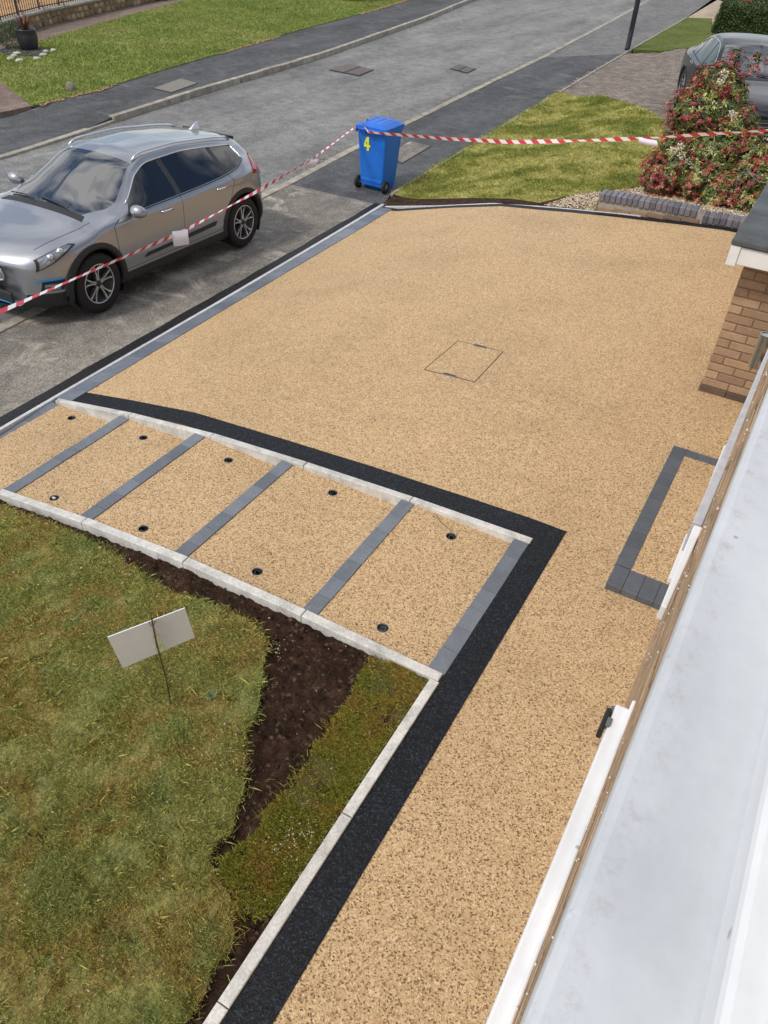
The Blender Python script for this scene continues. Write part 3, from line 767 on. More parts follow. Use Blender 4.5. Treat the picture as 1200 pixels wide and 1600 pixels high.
pts = pts[(pts[:, 0] < -.965)]; tzv = gz(pts[:, 0], pts[:, 1]) + .006 + .016 * vnoise(pts[:, 0], pts[:, 1], 6, 9)
gp = vnoise(pts[:, 0], pts[:, 1], 5.1, 41) * .65 + vnoise(pts[:, 0], pts[:, 1], 17, 42) * .35; kk = (gp < .55) | (rng.random(len(pts)) < .12); pts = pts[kk]; tzv = tzv[kk]
blades('turf_grass', pts, tzv + .006, .015, .0028, M['turf_blades'], lean=1.3)
# white chips, stones, dead leaves on lawn and soil
def chips(name, P, z, r0, r1, mat, flat=.5, kind='stuff'):
    n = len(P); base = np.array([(1, 0, 0), (-1, 0, 0), (0, 1, 0), (0, -1, 0), (0, 0, 1), (0, 0, -1), (.6, .6, .5), (-.6, -.5, .5)], float)[:6]
    Fb = np.array([(0, 2, 4), (2, 1, 4), (1, 3, 4), (3, 0, 4), (2, 0, 5), (1, 2, 5), (3, 1, 5), (0, 3, 5)])
    s = rng.uniform(r0, r1, (n, 1, 1)) * rng.uniform(.5, 1.3, (n, 6, 1)); V = (base[None] + rng.normal(0, .22, (n, 6, 3))) * s * np.array([1, 1, flat]); a = rng.uniform(0, 6.28, n)
    c_, s_ = np.cos(a)[:, None], np.sin(a)[:, None]; st = rng.uniform(.5, 1.6, n)[:, None]
    x, y = V[:, :, 0] * st, V[:, :, 1]; V2 = np.stack([x * c_ - y * s_ + P[:, 0:1], x * s_ + y * c_ + P[:, 1:2], V[:, :, 2] + z[:, None]], -1)
    F = (np.arange(n)[:, None, None] * 6 + Fb[None]).reshape(-1, 3)
    return arr_mesh(name, V2.reshape(-1, 3), F, mat, None, np.repeat(rng.random(n), 6), kind)
gpoly = [(-.98, 2.48), (-.98, -.5), (-3.2, -.5), (-5.6, 1.4), (-5.6, 2.48)]
P = scatter(gpoly, 420)
cl = []
for px, py, s, n in ((430, 1010, .05, 60), (180, 862, .10, 45), (440, 1340, .05, 28), (460, 1320, .04, 30), (350, 1190, .07, 40), (118, 950, .08, 25), (140, 980, .12, 25), (280, 1060, .06, 20), (475, 1300, .05, 40)):
    q = atz(px, py, -.03); cl.append(np.c_[rng.normal(q.x, s, n), rng.normal(q.y, s, n)])
P = np.concatenate([P] + cl); P = P[(P[:, 0] < -.98) & (P[:, 1] < 2.48)]
M['chip'] = plain('pale_chips', srgb(182, 168, 142), .8, var=.25)
inT = inside(P[:, 0], P[:, 1], turf_poly); inL = inside(P[:, 0], P[:, 1], lawn_poly)
chips('stone_chips', P, gz(P[:, 0], P[:, 1]) + .004 + .03 * inL + .055 * inT, .002, .0062, M['chip'])
P = scatter(gpoly, 5200); k = ~inside(P[:, 0], P[:, 1], lawn_poly) & ~inside(P[:, 0], P[:, 1], turf_poly); P = P[k]
chips('soil_clods', P, gz(P[:, 0], P[:, 1]) - .004, .003, .010, M['soil'], .8)
# a rosette weed on the lawn
q = garden_pts([(332, 1092)])[0]
bm = bmesh.new()
for i in range(16):
    a = i * 2.4; L = random.uniform(.03, .06)
    d = Vector((math.cos(a), math.sin(a), 0)); s_ = Vector((-d.y, d.x, 0)) * .005
    v = [bm.verts.new(d * .004), bm.verts.new(d * L * .6 + s_ + Vector((0, 0, .016))), bm.verts.new(d * L + Vector((0, 0, .012))), bm.verts.new(d * L * .6 - s_ + Vector((0, 0, .016)))]
    bm.faces.new(v)
M['weed'] = plain('weed_green', srgb(92, 112, 66), .6, var=.2)
o = from_bm('rosette_weed', bm, M['weed']); o.location = (q[0], q[1], float(gz(q[0], q[1])) + .025); tag(o, 'small green rosette weed in the lawn right of the white board', 'weed')

M['leaflitter'] = plain('dead_leaf', srgb(168, 138, 98), .8, var=.3)
P = scatter(vis_poly, 60); P = P[P[:, 0] < -1.0]
chips('dead_leaves', P, gz(P[:, 0], P[:, 1]) + .022, .006, .014, M['leaflitter'], .25)
def along(pts, n, spread, off=0.0):
    A = np.array(pts, float); L = np.r_[0, np.cumsum(np.hypot(*np.diff(A, axis=0).T))]; u = rng.uniform(0, L[-1], n)
    return np.c_[np.interp(u, L, A[:, 0]) + rng.normal(0, spread, n) + off, np.interp(u, L, A[:, 1])]
M['grit'] = plain('gutter_grit', srgb(140, 126, 106), .9, var=.4)
P = along(NK[2:9], 1500, .05, -.16); P = P[vnoise(P[:, 0], P[:, 1], 1.1, 77) > .45]; chips('gutter_grit', P, zt(P[:, 0], P[:, 1]) - .008, .006, .018, M['grit'], .5)
P = along(NK[2:9], 700, .06, .10); P = P[vnoise(P[:, 0], P[:, 1], 1.3, 78) > .5]; chips('kerbside_grit', P, zt(P[:, 0], P[:, 1]) + .003, .005, .014, M['grit'], .5)
P = along(FLW[2:9], 2600, .045, .02); P = P[vnoise(P[:, 0], P[:, 1], .9, 79) > .52]; chips('lawn_edge_thatch', P, zt(P[:, 0], P[:, 1]) + .10, .012, .035, M['leaflitter'], .5)
P = along(PR[1:6], 900, .03, .03); chips('pavement_edge_debris', P, zt(P[:, 0], P[:, 1]) + .01, .006, .016, M['grit'], .5)
# scattered grit on the worn pavement and road
P = scatter([(-6.1, 3.5), (-6.3, 10.8), (-7.8, 10.8), (-7.2, 3.5)], 500); chips('pavement_grit', P, zt(P[:, 0], P[:, 1]) + .002, .003, .009, M['grit'], .5)

for nm_, pl_, mt_, nn_, a_, b_ in (('lawn_rim_grass', lp, M['lawn_blades'], 16000, 0, 1), ('turf_rim_grass', tp, M['turf_blades'], 7000, 0, 1)):
    A = np.array(list(pl_) + [pl_[0]], float); Lc = np.r_[0, np.cumsum(np.hypot(*np.diff(A, axis=0).T))]; u = rng.uniform(0, Lc[-1], nn_)
    Q = np.c_[np.interp(u, Lc, A[:, 0]), np.interp(u, Lc, A[:, 1])] + rng.normal(0, .020, (nn_, 2)) * rng.random((nn_, 1)) ** .6 * 1.5
    Q = Q[(Q[:, 0] < -.965) & (Q[:, 1] < 2.48)]; Q = Q[rng.random(len(Q)) < np.clip(vnoise(Q[:, 0], Q[:, 1], 13, 51) * 1.7 - .25, .05, 1)]
    blades(nm_, Q, gz(Q[:, 0], Q[:, 1]) - .002, .020, .0024, mt_, lean=1.8)
P = scatter(gpoly, 4200); k = ~inside(P[:, 0], P[:, 1], lawn_poly) & ~inside(P[:, 0], P[:, 1], turf_poly); P = P[k]
blades('soil_roots', P, gz(P[:, 0], P[:, 1]) + .006, .008, .0016, M['grit'], lean=2.4)
# white board on a cane
cb = Vector((-2.06, 1.64, float(gz(-2.06, 1.64))))
o = empty('garden_cane', cb, label='thin brown bamboo cane stuck upright in the lawn holding the white board', cat='cane')
bm = bmesh.new(); tube(bm, [(0, 0, -.05), (.002, .004, .25), (-.003, -.002, .5), (.0, .0, .70)], [.005, .0048, .0045, .004], 8); from_bm('stick', bm, M['cane'], o)
w = Vector((.5, .866, 0)); nrm = Vector((.866, -.5, 0))
def bp(s, z): return Vector((-2.06, 1.64, 0)) + w * s + Vector((0, 0, z))
cr = [bp(-.21, .606), bp(.163, .617), bp(.185, .388), bp(-.181, .362)]
b0 = empty('blank_board', bp(0, .37), label='blank white rectangular board tied to a cane on the front lawn', cat='board')
bm = bmesh.new(); offs = -nrm * .009; A = [bm.verts.new(p + offs - b0.location) for p in cr]; B = [bm.verts.new(p + offs - nrm * .005 - b0.location) for p in cr]
bm.faces.new(A); bm.faces.new(B[::-1])
for i in range(4): bm.faces.new((A[(i + 1) % 4], A[i], B[i], B[(i + 1) % 4]))
bmesh.ops.recalc_face_normals(bm, faces=bm.faces[:]); from_bm('panel', bm, M['board'], b0)
for z in (.50, .42, .60):
    bm = bmesh.new(); tube(bm, [Vector((0, 0, z - .37)) + nrm * .010 * math.cos(t) - nrm * .004 + w * .014 * math.sin(t) + Vector((0, 0, .012 * math.sin(2 * t + z * 9))) for t in np.linspace(0, 5.8, 12)], .0018, 5); from_bm('string_tie', bm, M['string'] if z < .55 else M['cane'], b0)
bm = bmesh.new(); tube(bm, [Vector((0, 0, .13)) + nrm * .012, Vector((0, 0, .11)) + nrm * .02 + w * .02, Vector((0, 0, .06)) + nrm * .015 + w * .022, Vector((0, 0, .03)) + nrm * .012 + w * .006], .0018, 5); from_bm('string_tie', bm, M['string'], b0)

# ================================================================== HOUSE WALL BELOW THE CAMERA
house = empty('house', (.03, 2.0, 0), label='brown brick house wall under the open upstairs window on the right', cat='house')
def hb(name, lo, hi, mat, bev=.003, seg=1):
    bm = bmesh.new(); box(bm, tuple((a + b) / 2 - l for a, b, l in zip(lo, hi, house.location)), tuple(b - a for a, b in zip(lo, hi)))
    if bev: bevel(bm, bev, seg)
    return from_bm(name, bm, mat, house)
def hpoly(name, foot, z0, z1, mat, bev=.003, seg=1, parent=None):
    bm = bmesh.new(); L = house.location
    lo = [bm.verts.new((x - L.x, y - L.y, z0)) for x, y in foot]; hi = [bm.verts.new((x - L.x, y - L.y, z1)) for x, y in foot]
    bm.faces.new(lo[::-1]); bm.faces.new(hi); n = len(foot)
    for i in range(n): bm.faces.new((lo[i], lo[(i + 1) % n], hi[(i + 1) % n], hi[i]))
    bmesh.ops.recalc_face_normals(bm, faces=bm.faces[:])
    if bev: bevel(bm, bev, seg)
    return from_bm(name, bm, mat, parent or house)
hb('wall', (.0315, -4, -.3), (.30, 6.50, 2.86), M['mortar_pale'], 0)
# brick courses of the house wall (seen at grazing angle): one joined part
bv = []; bf = []
cube = np.array([(x, y, z) for x in (0, 1) for y in (0, 1) for z in (0, 1)], float)
cf = np.array([(0, 1, 3, 2), (4, 6, 7, 5), (0, 4, 5, 1), (2, 3, 7, 6), (0, 2, 6, 4), (1, 5, 7, 3)])
n = 0
for r in range(38):
    off = .1125 * (r % 2)
    for k in range(46):
        y = -4 + off + k * .225
        if y > 6.3: break
        j = random.uniform(-.0008, .0010); bv.append(cube * np.array([.02, .215, .065]) + np.array([.030 + j, y, .012 + r * .075])); bf.append(cf + n * 8); n += 1
V = np.concatenate(bv) - np.array(house.location); o = arr_mesh('brickwork', V, np.concatenate(bf), M['buff_brick'], house, kind='stuff')
# upstairs sill and window frame base
sl = hpoly('windowsill', [(.0145, -1.4), (.013, 0), (.017, .25), (.0255, 1.15), (.0255, 1.5), (.12, 1.5), (.12, -1.4)], 2.872, 2.92, M['sill'], .009, 3)
hb('window_frame', (.103, -1.4, 2.921), (.16, 1.5, 2.965), M['upvc'], .006, 2)
hb('frame_ridge', (.125, -1.4, 2.966), (.15, 1.5, 2.99), M['upvc'], .005, 2)
hb('unseen_upper_wall', (.16, 1.58, 2.87), (.42, 9.5, 5.3), M['mortar'], 0)  # out of view, added so the house occludes light at its foot
hb('unseen_lintel_wall', (.16, -4, 4.25), (.42, 1.575, 5.3), M['mortar'], 0)  # wall above the window, never in view, added to keep sky off the path
hb('unseen_eaves', (-.30, -4.2, 5.31), (.9, 9.7, 5.45), M['upvc'], .01)  # unseen overhang, added to block more sky and darken the path
M['fleck'] = plain('white_mortar_fleck', srgb(226, 218, 206), .8, var=.05)
fl_y = rng.uniform(-.2, 3.4, 260); fl_z = np.round(rng.uniform(1.2, 2.85, 260) / .075) * .075 + .004
FP = np.c_[np.full(260, .0285), fl_y]; fo = chips('mortar_fleck', FP, fl_z, .0012, .0036, M['fleck'], 1.0); fo.parent = house; fo.matrix_parent_inverse = Matrix.Translation(-house.location)
hb('window_jamb', (.105, 1.501, 2.921), (.159, 1.56, 4.2), M['upvc'], .004)
# ground floor trims that stand proud of the wall
hb('door_frame_head', (-.005, -3.0, 1.99), (.029, 1.145, 2.06), M['upvc'], .005, 2)
hb('frame_bead', (.0225, -1.0, 2.061), (.0305, 1.16, 2.075), M['upvc'], .003, 2)
hpoly('window_head', [(.0045, 1.53), (.0065, 1.9), (.030, 1.9), (.020, 1.53)], 1.97, 2.02, M['upvc'], .004, 2)
hpoly('door_leaf_edge', [(-.0005, 1.98), (.012, 2.85), (.018, 3.4), (.044, 3.4), (.0285, 1.98)], 1.85, 1.97, M['grey_trim'], .004, 2)
hb('door_sill', (-.006, 2.42, 1.33), (.022, 2.72, 1.36), M['upvc'], .003)
hb('door_sill', (.002, 3.15, 1.33), (.030, 3.48, 1.36), M['upvc'], .003)
# little black and grey device at the end of the white strip
dv = empty('wall_device', (-.009, 1.10, 2.035), label='small black and grey plastic fitting on the end of the white trim', cat='fitting')
bm = bmesh.new(); box(bm, (-.006, -.01, .012), (.014, .085, .045)); bevel(bm, .004, 2); from_bm('casing', bm, M['blackplastic'], dv)
bm = bmesh.new(); box(bm, (.012, .042, .010), (.034, .024, .03)); bevel(bm, .003, 2); from_bm('bracket', bm, M['greyplastic'], dv)
bm = bmesh.new(); box(bm, (.005, -.02, .03), (.012, .03, .02)); bevel(bm, .002, 2); from_bm('catch', bm, M['greyplastic'], dv)
dv.scale = (.8, .72, .8)
# stainless up/down wall light
c0 = atz(1195, 524, 1.79); c1 = atz(1183, 572, 1.62)
lx = (c0.x + c1.x) / 2; ly = (c0.y + c1.y) / 2
wl_ = empty('wall_light', (lx, ly, 1.62), label='brushed steel cylinder wall light beside the garage brickwork', cat='wall light')
bm = bmesh.new(); lathe(bm, [(.0, .165), (.024, .165), (.026, .168), (.026, .172), (.031, .172), (.031, 0), (.026, 0), (.026, .01), (0, .01)], 28); from_bm('lamp_body', bm, M['steel'], wl_, False)
bm = bmesh.new(); lathe(bm, [(.0, .168), (.024, .168)], 20); from_bm('lens', bm, M['clearlamp'], wl_)
bm = bmesh.new(); box(bm, (.045, 0, .085), (.04, .04, .07)); bevel(bm, .004); from_bm('bracket', bm, M['steel'], wl_)

# ================================================================== GARAGE WITH FLAT ROOF
gar = empty('garage', (-.36, 6.53, 0), label='low brick outbuilding with flat grey felt roof and white fascia', cat='outbuilding')
def gb(name, lo, hi, mat, bev=.003, seg=1, parent=None):
    L = gar.location; bm = bmesh.new(); box(bm, tuple((a + b) / 2 - l for a, b, l in zip(lo, hi, L)), tuple(b - a for a, b in zip(lo, hi)))
    if bev: bevel(bm, bev, seg)
    return from_bm(name, bm, mat, parent or gar)
gb('wall_core', (-.354, 6.537, -.2), (2.2, 10.7, 1.22), M['mortar'], 0)
me1 = brick_piece((.215, .1, .063), .004); me1.materials.append(M['buff_brick']); me2 = brick_piece((.1025, .1, .063), .004); me2.materials.append(M['buff_brick'])
me3 = brick_piece((.1, .215, .063), .004); me3.materials.append(M['buff_brick']); me4 = brick_piece((.1, .1025, .063), .004); me4.materials.append(M['buff_brick'])
me5 = brick_piece((.225, .11, .07), .004); me5.materials.append(M['dark_brick'])
for r in range(15):
    z = .095 + r * .075
    x = -.36
    if r % 2: o = link('brick', me2, None, gar); o.location = (x + .051 + .36, .05, z); x += .1125
    k = 0
    while x < 1.1:
        o = link('brick', me1, None, gar); o.location = (x + .1075 + .36, .05 + random.uniform(-.0012, .0012), z); x += .225
for k in range(7):
    o = link('brick', me5, None, gar); o.location = (-.37 + .113 + k * .232 + .36, .045, .025)
# side wall towards the street: far less of it can be seen, still real courses
bv = []; bf = []; n = 0
for r in range(15):
    y = 6.645 + .1125 * (r % 2)
    while y < 10.5:
        bv.append(cube * np.array([.02, .215, .063]) + np.array([-.362, y, .0635 + r * .075])); bf.append(cf + n * 8); n += 1; y += .225
arr_mesh('side_brickwork', np.concatenate(bv) - np.array(gar.location), np.concatenate(bf), M['buff_brick'], gar, kind='stuff')
def gpolyz(name, foot, z0, z1, mat, bev):
    L = gar.location; bm = bmesh.new(); lo = [bm.verts.new((x - L.x, y - L.y, z0)) for x, y in foot]; hi = [bm.verts.new((x - L.x, y - L.y, z1)) for x, y in foot]
    bm.faces.new(lo[::-1]); bm.faces.new(hi); n = len(foot)
    for i in range(n): bm.faces.new((lo[i], lo[(i + 1) % n], hi[(i + 1) % n], hi[i]))
    bmesh.ops.recalc_face_normals(bm, faces=bm.faces[:])
    if bev: bevel(bm, bev, 2)
    return from_bm(name, bm, mat, gar)
gb('fascia', (-.445, 6.27, 1.215), (2.2, 6.29, 1.345), M['upvc'], .003)
gb('fascia', (-.47, 6.262, 1.208), (-.446, 10.8, 1.35), M['upvc'], .003)
gb('fascia_corner', (-.476, 6.258, 1.20), (-.405, 6.268, 1.352), M['upvc'], .003)
gb('soffit', (-.445, 6.291, 1.222), (2.2, 10.8, 1.235), M['upvc'], 0)
gb('roof', (-.485, 6.245, 1.354), (2.2, 10.85, 1.40), M['felt'], .014, 3)

# ================================================================== LOW WALL WITH BLUE BRICK COPING, GRAVEL BED
w0 = at(932, 331); w1 = at(1175, 364)
lw = empty('garden_wall', (w0.x, w0.y, zf(w0.x, w0.y)), label='low brick garden wall with blue brick coping beside the gravel bed', cat='wall')
d = Vector((w1.x - w0.x, w1.y - w0.y, 0)); LW = d.length; d.normalize(); rz = math.atan2(d.y, d.x); lw.rotation_euler = (0, 0, rz)
ZW = 0.0
def wall_top(s): return .20 + ZW - lw.location.z - .02 * 0
zb = lw.location.z
mcope = brick_piece((.066, .225, .10), .007); mcope.materials.append(M['blue_brick'])
nC = int(LW / .0765)
def gl_(s): return zf(w0.x + d.x * s, w0.y + d.y * s) - zb
def top_at(s):  # the left section runs down to the right, then a lower section
    t = s / LW
    return (.15 - .13 * t + .05 if t < .66 else .065) + gl_(s)
bm = bmesh.new(); rows = []
for i in range(41):
    s_ = -.005 + (LW + .01) * i / 40; zt_ = top_at(max(0, min(LW, s_))) + .035
    rows.append([bm.verts.new((s_, y_, z_)) for y_, z_ in ((.012, -.25), (.012, zt_), (.20, zt_), (.20, -.25))])
for A, B in zip(rows, rows[1:]):
    for i in range(4): bm.faces.new((A[i], A[(i + 1) % 4], B[(i + 1) % 4], B[i]))
bm.faces.new(rows[0]); bm.faces.new(rows[-1][::-1]); bmesh.ops.recalc_face_normals(bm, faces=bm.faces[:]); from_bm('wall_core', bm, M['mortar_pale'], lw)
for i in range(nC):
    s = .03 + i * .0765
    if abs(s / LW - .66) < .015: continue
    o = link('coping_brick', mcope, None, lw); o.location = (s, .10 + random.uniform(-.003, .003), top_at(s) + random.uniform(-.003, .003)); o.rotation_euler = (random.uniform(-.02, .02), -.04 if s / LW < .66 else 0, random.uniform(-.02, .02))
ms = brick_piece((.215, .02, .06), .004); ms.materials.append(M['old_brick'])
for r in range(3):
    for k in range(9):
        s = .11 + k * .225 + (.11 if r % 2 else 0)
        if s > LW - .1: break
        z = .03 + r * .072
        if z + gl_(s) + .035 > top_at(s) - .05: continue
        o = link('brick', ms, None, lw); o.location = (s, .006, z + gl_(s))
# end face
o = link('brick', brick_piece((.02, .2, .06), .004), M['old_brick'], lw); o.location = (-.015, .10, .12)
o = link('brick', o.data, None, lw); o.location = (-.015, .10, .05)
def gpt(px, py): q = at(px, py); return (q.x, q.y)
gravel = [gpt(848, 322), (w0.x - .05, w0.y + .02), (w0.x + .1, w0.y + .2), (w1.x, w1.y + .22), (-.4, 12.6), (-1.5, 12.9), gpt(1012, 292), gpt(950, 300), gpt(900, 305)]
sheet('gravel_bed', gravel, M['soil'], .0, .25, .2)
PG = scatter(gravel, 9000)
M['gravel'] = (lambda t: (t.col(t.ramp(t.attr('tone'), [(0, srgb(128, 106, 84)), (.3, srgb(176, 150, 118)), (.6, srgb(200, 182, 154)), (1, srgb(226, 214, 192))])), t.set(Roughness=.8), t.m)[2])(NT('buff_gravel'))
chips('gravel', PG, zt(PG[:, 0], PG[:, 1]) + .012, .010, .022, M['gravel'], .6)
# neighbouring lawns, soil strip, block drive
lawn1 = [gpt(611, 303), gpt(750, 217), gpt(870, 145), gpt(940, 151), gpt(1000, 169), gpt(1036, 188), gpt(1050, 250), (-1.9, 12.9), gpt(1012, 292), gpt(950, 300), gpt(900, 305), gpt(845, 318), gpt(650, 312)]
sheet('neighbour_lawn', lawn1, M['n_base'], .02, .25, .15)
sheet('soil_strip', [gpt(600, 320), gpt(850, 323), gpt(905, 305), gpt(640, 300), gpt(614, 305)], M['soil'], .008, .25, .15)
n1 = density_pts(lawn1, 110000, 3, 11, .5)
blades('neighbour_lawn_grass', n1, zt(n1[:, 0], n1[:, 1]) + .02, .03, .007, M['n_blades'], lean=1.2)
drive = [gpt(870, 144), gpt(975, 84), gpt(1062, 77), (-3.0, 26.5), (2.5, 25), (2.5, 13.2), (-.3, 12.7), (-1.9, 13), gpt(1040, 250), gpt(1036, 188), gpt(1000, 169), gpt(940, 151)]
sheet('block_drive', drive, M['mortar'], .0, .25)
# block paving: rows of rectangular blocks across the drive (too small to pick apart singly)
ang = rad(24); ca, sa = math.cos(ang), math.sin(ang); bv = []; bf = []; n = 0
BL, BWd = .20, .10
us = np.arange(-14, 14, BL); vs_ = np.arange(6, 32, BWd)
for j, v in enumerate(vs_):
    xs = (us + (BL / 2 if j % 2 else 0)); xx = xs * ca - (v - 18) * sa * -1 * -1 - 3; yy = xs * sa + (v - 18) * ca + 18
    k = inside(xx, yy, drive)
    for x, y in zip(xx[k], yy[k]):
        z = zf(x, y) + .010 + random.uniform(-.002, .002)
        c = np.array([(-.094, -.045, 0), (.094, -.045, 0), (.094, .045, 0), (-.094, .045, 0)]); R = np.array([[ca, -sa, 0], [sa, ca, 0], [0, 0, 1]])
        top = c @ R.T + [x, y, z]; low = c * [1.06, 1.1, 1] @ R.T + [x, y, z - .012]
        bv.append(np.concatenate([top, low])); bf.append(np.array([(0, 1, 2, 3), (0, 4, 5, 1), (1, 5, 6, 2), (2, 6, 7, 3), (3, 7, 4, 0)]) + n * 8); n += 1
tone = np.repeat(rng.random(n), 8)
M['block2'] = (lambda t: (t.col(t.mix(t.ramp(t.attr('tone'), [(0, srgb(104, 96, 90)), (.5, srgb(124, 114, 105)), (1, srgb(142, 128, 116))]), t.ramp(t.noise(2, 5), [(.3, (.8, .8, .8)), (.7, (1.15, 1.15, 1.15))]), 1, 'MULTIPLY')), t.set(Roughness=.85), t.m)[2])(NT('drive_blocks'))
arr_mesh('drive_blocks', np.concatenate(bv), np.concatenate(bf), M['block2'], kind='stuff', tone=tone)
kd = empty('drive_edging', kind='structure')
kerb_run([(PR[i][0] + .02, PR[i][1]) for i in (2, 3, 4, 5, 6)], .05, .03, .1, .9, M['kerb_old'], kd, gap=.01, jitter=.004)
lawn2 = [gpt(990, 79), gpt(1072, 29), gpt(1112, 30), (-5.05, 31.6), (-2.5, 30.2), (-2.2, 26.4), (-3.0, 26.6), gpt(1060, 77)]
sheet('lawn_beyond_drive', lawn2, M['dull_base'], .03, .5, .15)
sheet('tan_path', [gpt(1072, 29), gpt(1121, 0), (-6.9, 44), (-2, 44), (-2, 33.5), (-5.2, 33)], M['path_tan'], .01, 1)
sheet('far_garden', [(-7.9, 47), (-2, 44.2), (10, 44), (10, 75), (-10.4, 75)], M['far_base'], .01, 4)
sheet('garden_behind_house', [(.3, 11), (2.5, 13.2), (2.5, 25), (-2.2, 26.4), (-2, 44), (30, 44), (30, 11)], M['n_base'], -.02, 2)

# ================================================================== FAR SIDE
flt = [(-15.8, 11.9), (-16.4, 13.2), (-17.5, 14.0), (-19.0, 14.35), (-19.9, 16.96), (-21.1, 21.1), (-22.3, 25.7), (-25, 36), (-28, 48), (-19.5, 47.9)]
fl = [(-14.62, 13.2)] + FLW[4:10][:6] + [(-28, 48), (-25, 36), (-22.3, 25.7), (-21.1, 21.1), (-19.9, 16.96), (-19.0, 14.4), (-15.9, 11.9), (-14.75, 12.1)]
fl = [(-14.60, 11.5), (-14.62, 13.25), (-14.94, 15.46), (-15.45, 19.37), (-15.95, 23.33), (-16.3, 27.38), (-16.9, 31.93), (-19.5, 47.9), (-28, 48), (-25, 36), (-22.3, 25.7), (-21.1, 21.1), (-19.9, 16.96), (-18.9, 14.2), (-17.0, 12.6)]
sheet('far_lawn', fl, M['far_base'], .11, .5, .05)
vf = [p for p in fl[:7]] + [(-19.2, 33), (-23.9, 33)] + fl[10:]
n2 = density_pts(vf, 150000, 2, 21, .6)
blades('far_lawn_grass', n2, zt(n2[:, 0], n2[:, 1]) + .11, .045, .012, M['far_blades'], lean=1.0)
sheet('far_path', [(-14.58, -14), (-14.58, 11.45), (-17.0, 12.6), (-18.9, 14.2), (-19.9, 16.96), (-21.1, 21.1), (-22.3, 25.7), (-25, 36), (-28.5, 48), (-30, 48), (-26.8, 36), (-24.0, 26), (-22.4, 20.5), (-21.1, 16.9), (-19, 10), (-19, -14)], M['path_brown'], .10, 1, .15)
# low rubble wall with coping
WB = [(-18.6, 11.5), (-20.44, 15.54), (-21.3, 17.91), (-22.64, 23.76), (-24.6, 31)]
fw = empty('boundary_wall', (WB[1][0], WB[1][1], -.69), label='low rubble stone boundary wall with flat coping across the road', cat='wall')
def rel(o, pts): return [(x - o.location.x, y - o.location.y) for x, y in pts]
def wstrip(pts, w, z0, z1, name, mat, parent):
    bm = bmesh.new(); P = [Vector((x, y)) for x, y in pts]; rows = []
    for i, p in enumerate(P):
        a = P[max(0, i - 1)]; b = P[min(len(P) - 1, i + 1)]; d_ = (b - a).normalized(); n_ = Vector((-d_.y, d_.x)) * w / 2
        rows.append([bm.verts.new((q.x, q.y, z)) for q, z in ((p + n_, z0), (p - n_, z0), (p - n_, z1), (p + n_, z1))])
    for A, B in zip(rows, rows[1:]):
        for i in range(4): bm.faces.new((A[i], A[(i + 1) % 4], B[(i + 1) % 4], B[i]))
    bm.faces.new(rows[0]); bm.faces.new(rows[-1][::-1]); bmesh.ops.recalc_face_normals(bm, faces=bm.faces[:]); return from_bm(name, bm, mat, parent)
wstrip(rel(fw, [(x - .15, y) for x, y in WB]), .22, -.1, .34, 'wall_core', M['mortar'], fw)
ncs = 0
for a, b in zip(WB, WB[1:]):
    a, b = Vector(a) , Vector(b); dd = b - a; L = dd.length; dd.normalize(); nn_ = Vector((dd.y, -dd.x))
    r_z = math.atan2(dd.y, dd.x)
    s = 0
    while s < L - .1:      # coping stones
        l = min(.62, L - s); q = a + dd * (s + l / 2) + Vector((-.15, 0)); bm = bmesh.new(); box(bm, (0, 0, 0), (l - .012, .34, .06)); bevel(bm, .008)
        o = from_bm('coping_stone', bm, M['kerb_old'], fw); o.location = (q.x - fw.location.x, q.y - fw.location.y, .375 + random.uniform(-.004, .004)); o.rotation_euler = (0, 0, r_z); s += l
    if a.y < 14.0: continue
    for r in range(2):
        s = random.uniform(0, .1)
        while s < L - .1:
            l = random.uniform(.16, .30); q = a + dd * (s + l / 2) + Vector((-.15, 0)) + nn_ * .115
            bm = bmesh.new(); g = bmesh.ops.create_icosphere(bm, subdivisions=1, radius=.5)
            bmesh.ops.transform(bm, matrix=Matrix.Diagonal((l * 1.05, .07, random.uniform(.13, .18), 1)), verts=bm.verts[:])
            for v in bm.verts: v.co *= random.uniform(.85, 1.15)
            o = from_bm('stone', bm, M['cone'], fw); o.location = (q.x - fw.location.x, q.y - fw.location.y, .07 + r * .165); o.rotation_euler = (0, 0, r_z); s += l + .02; ncs += 1
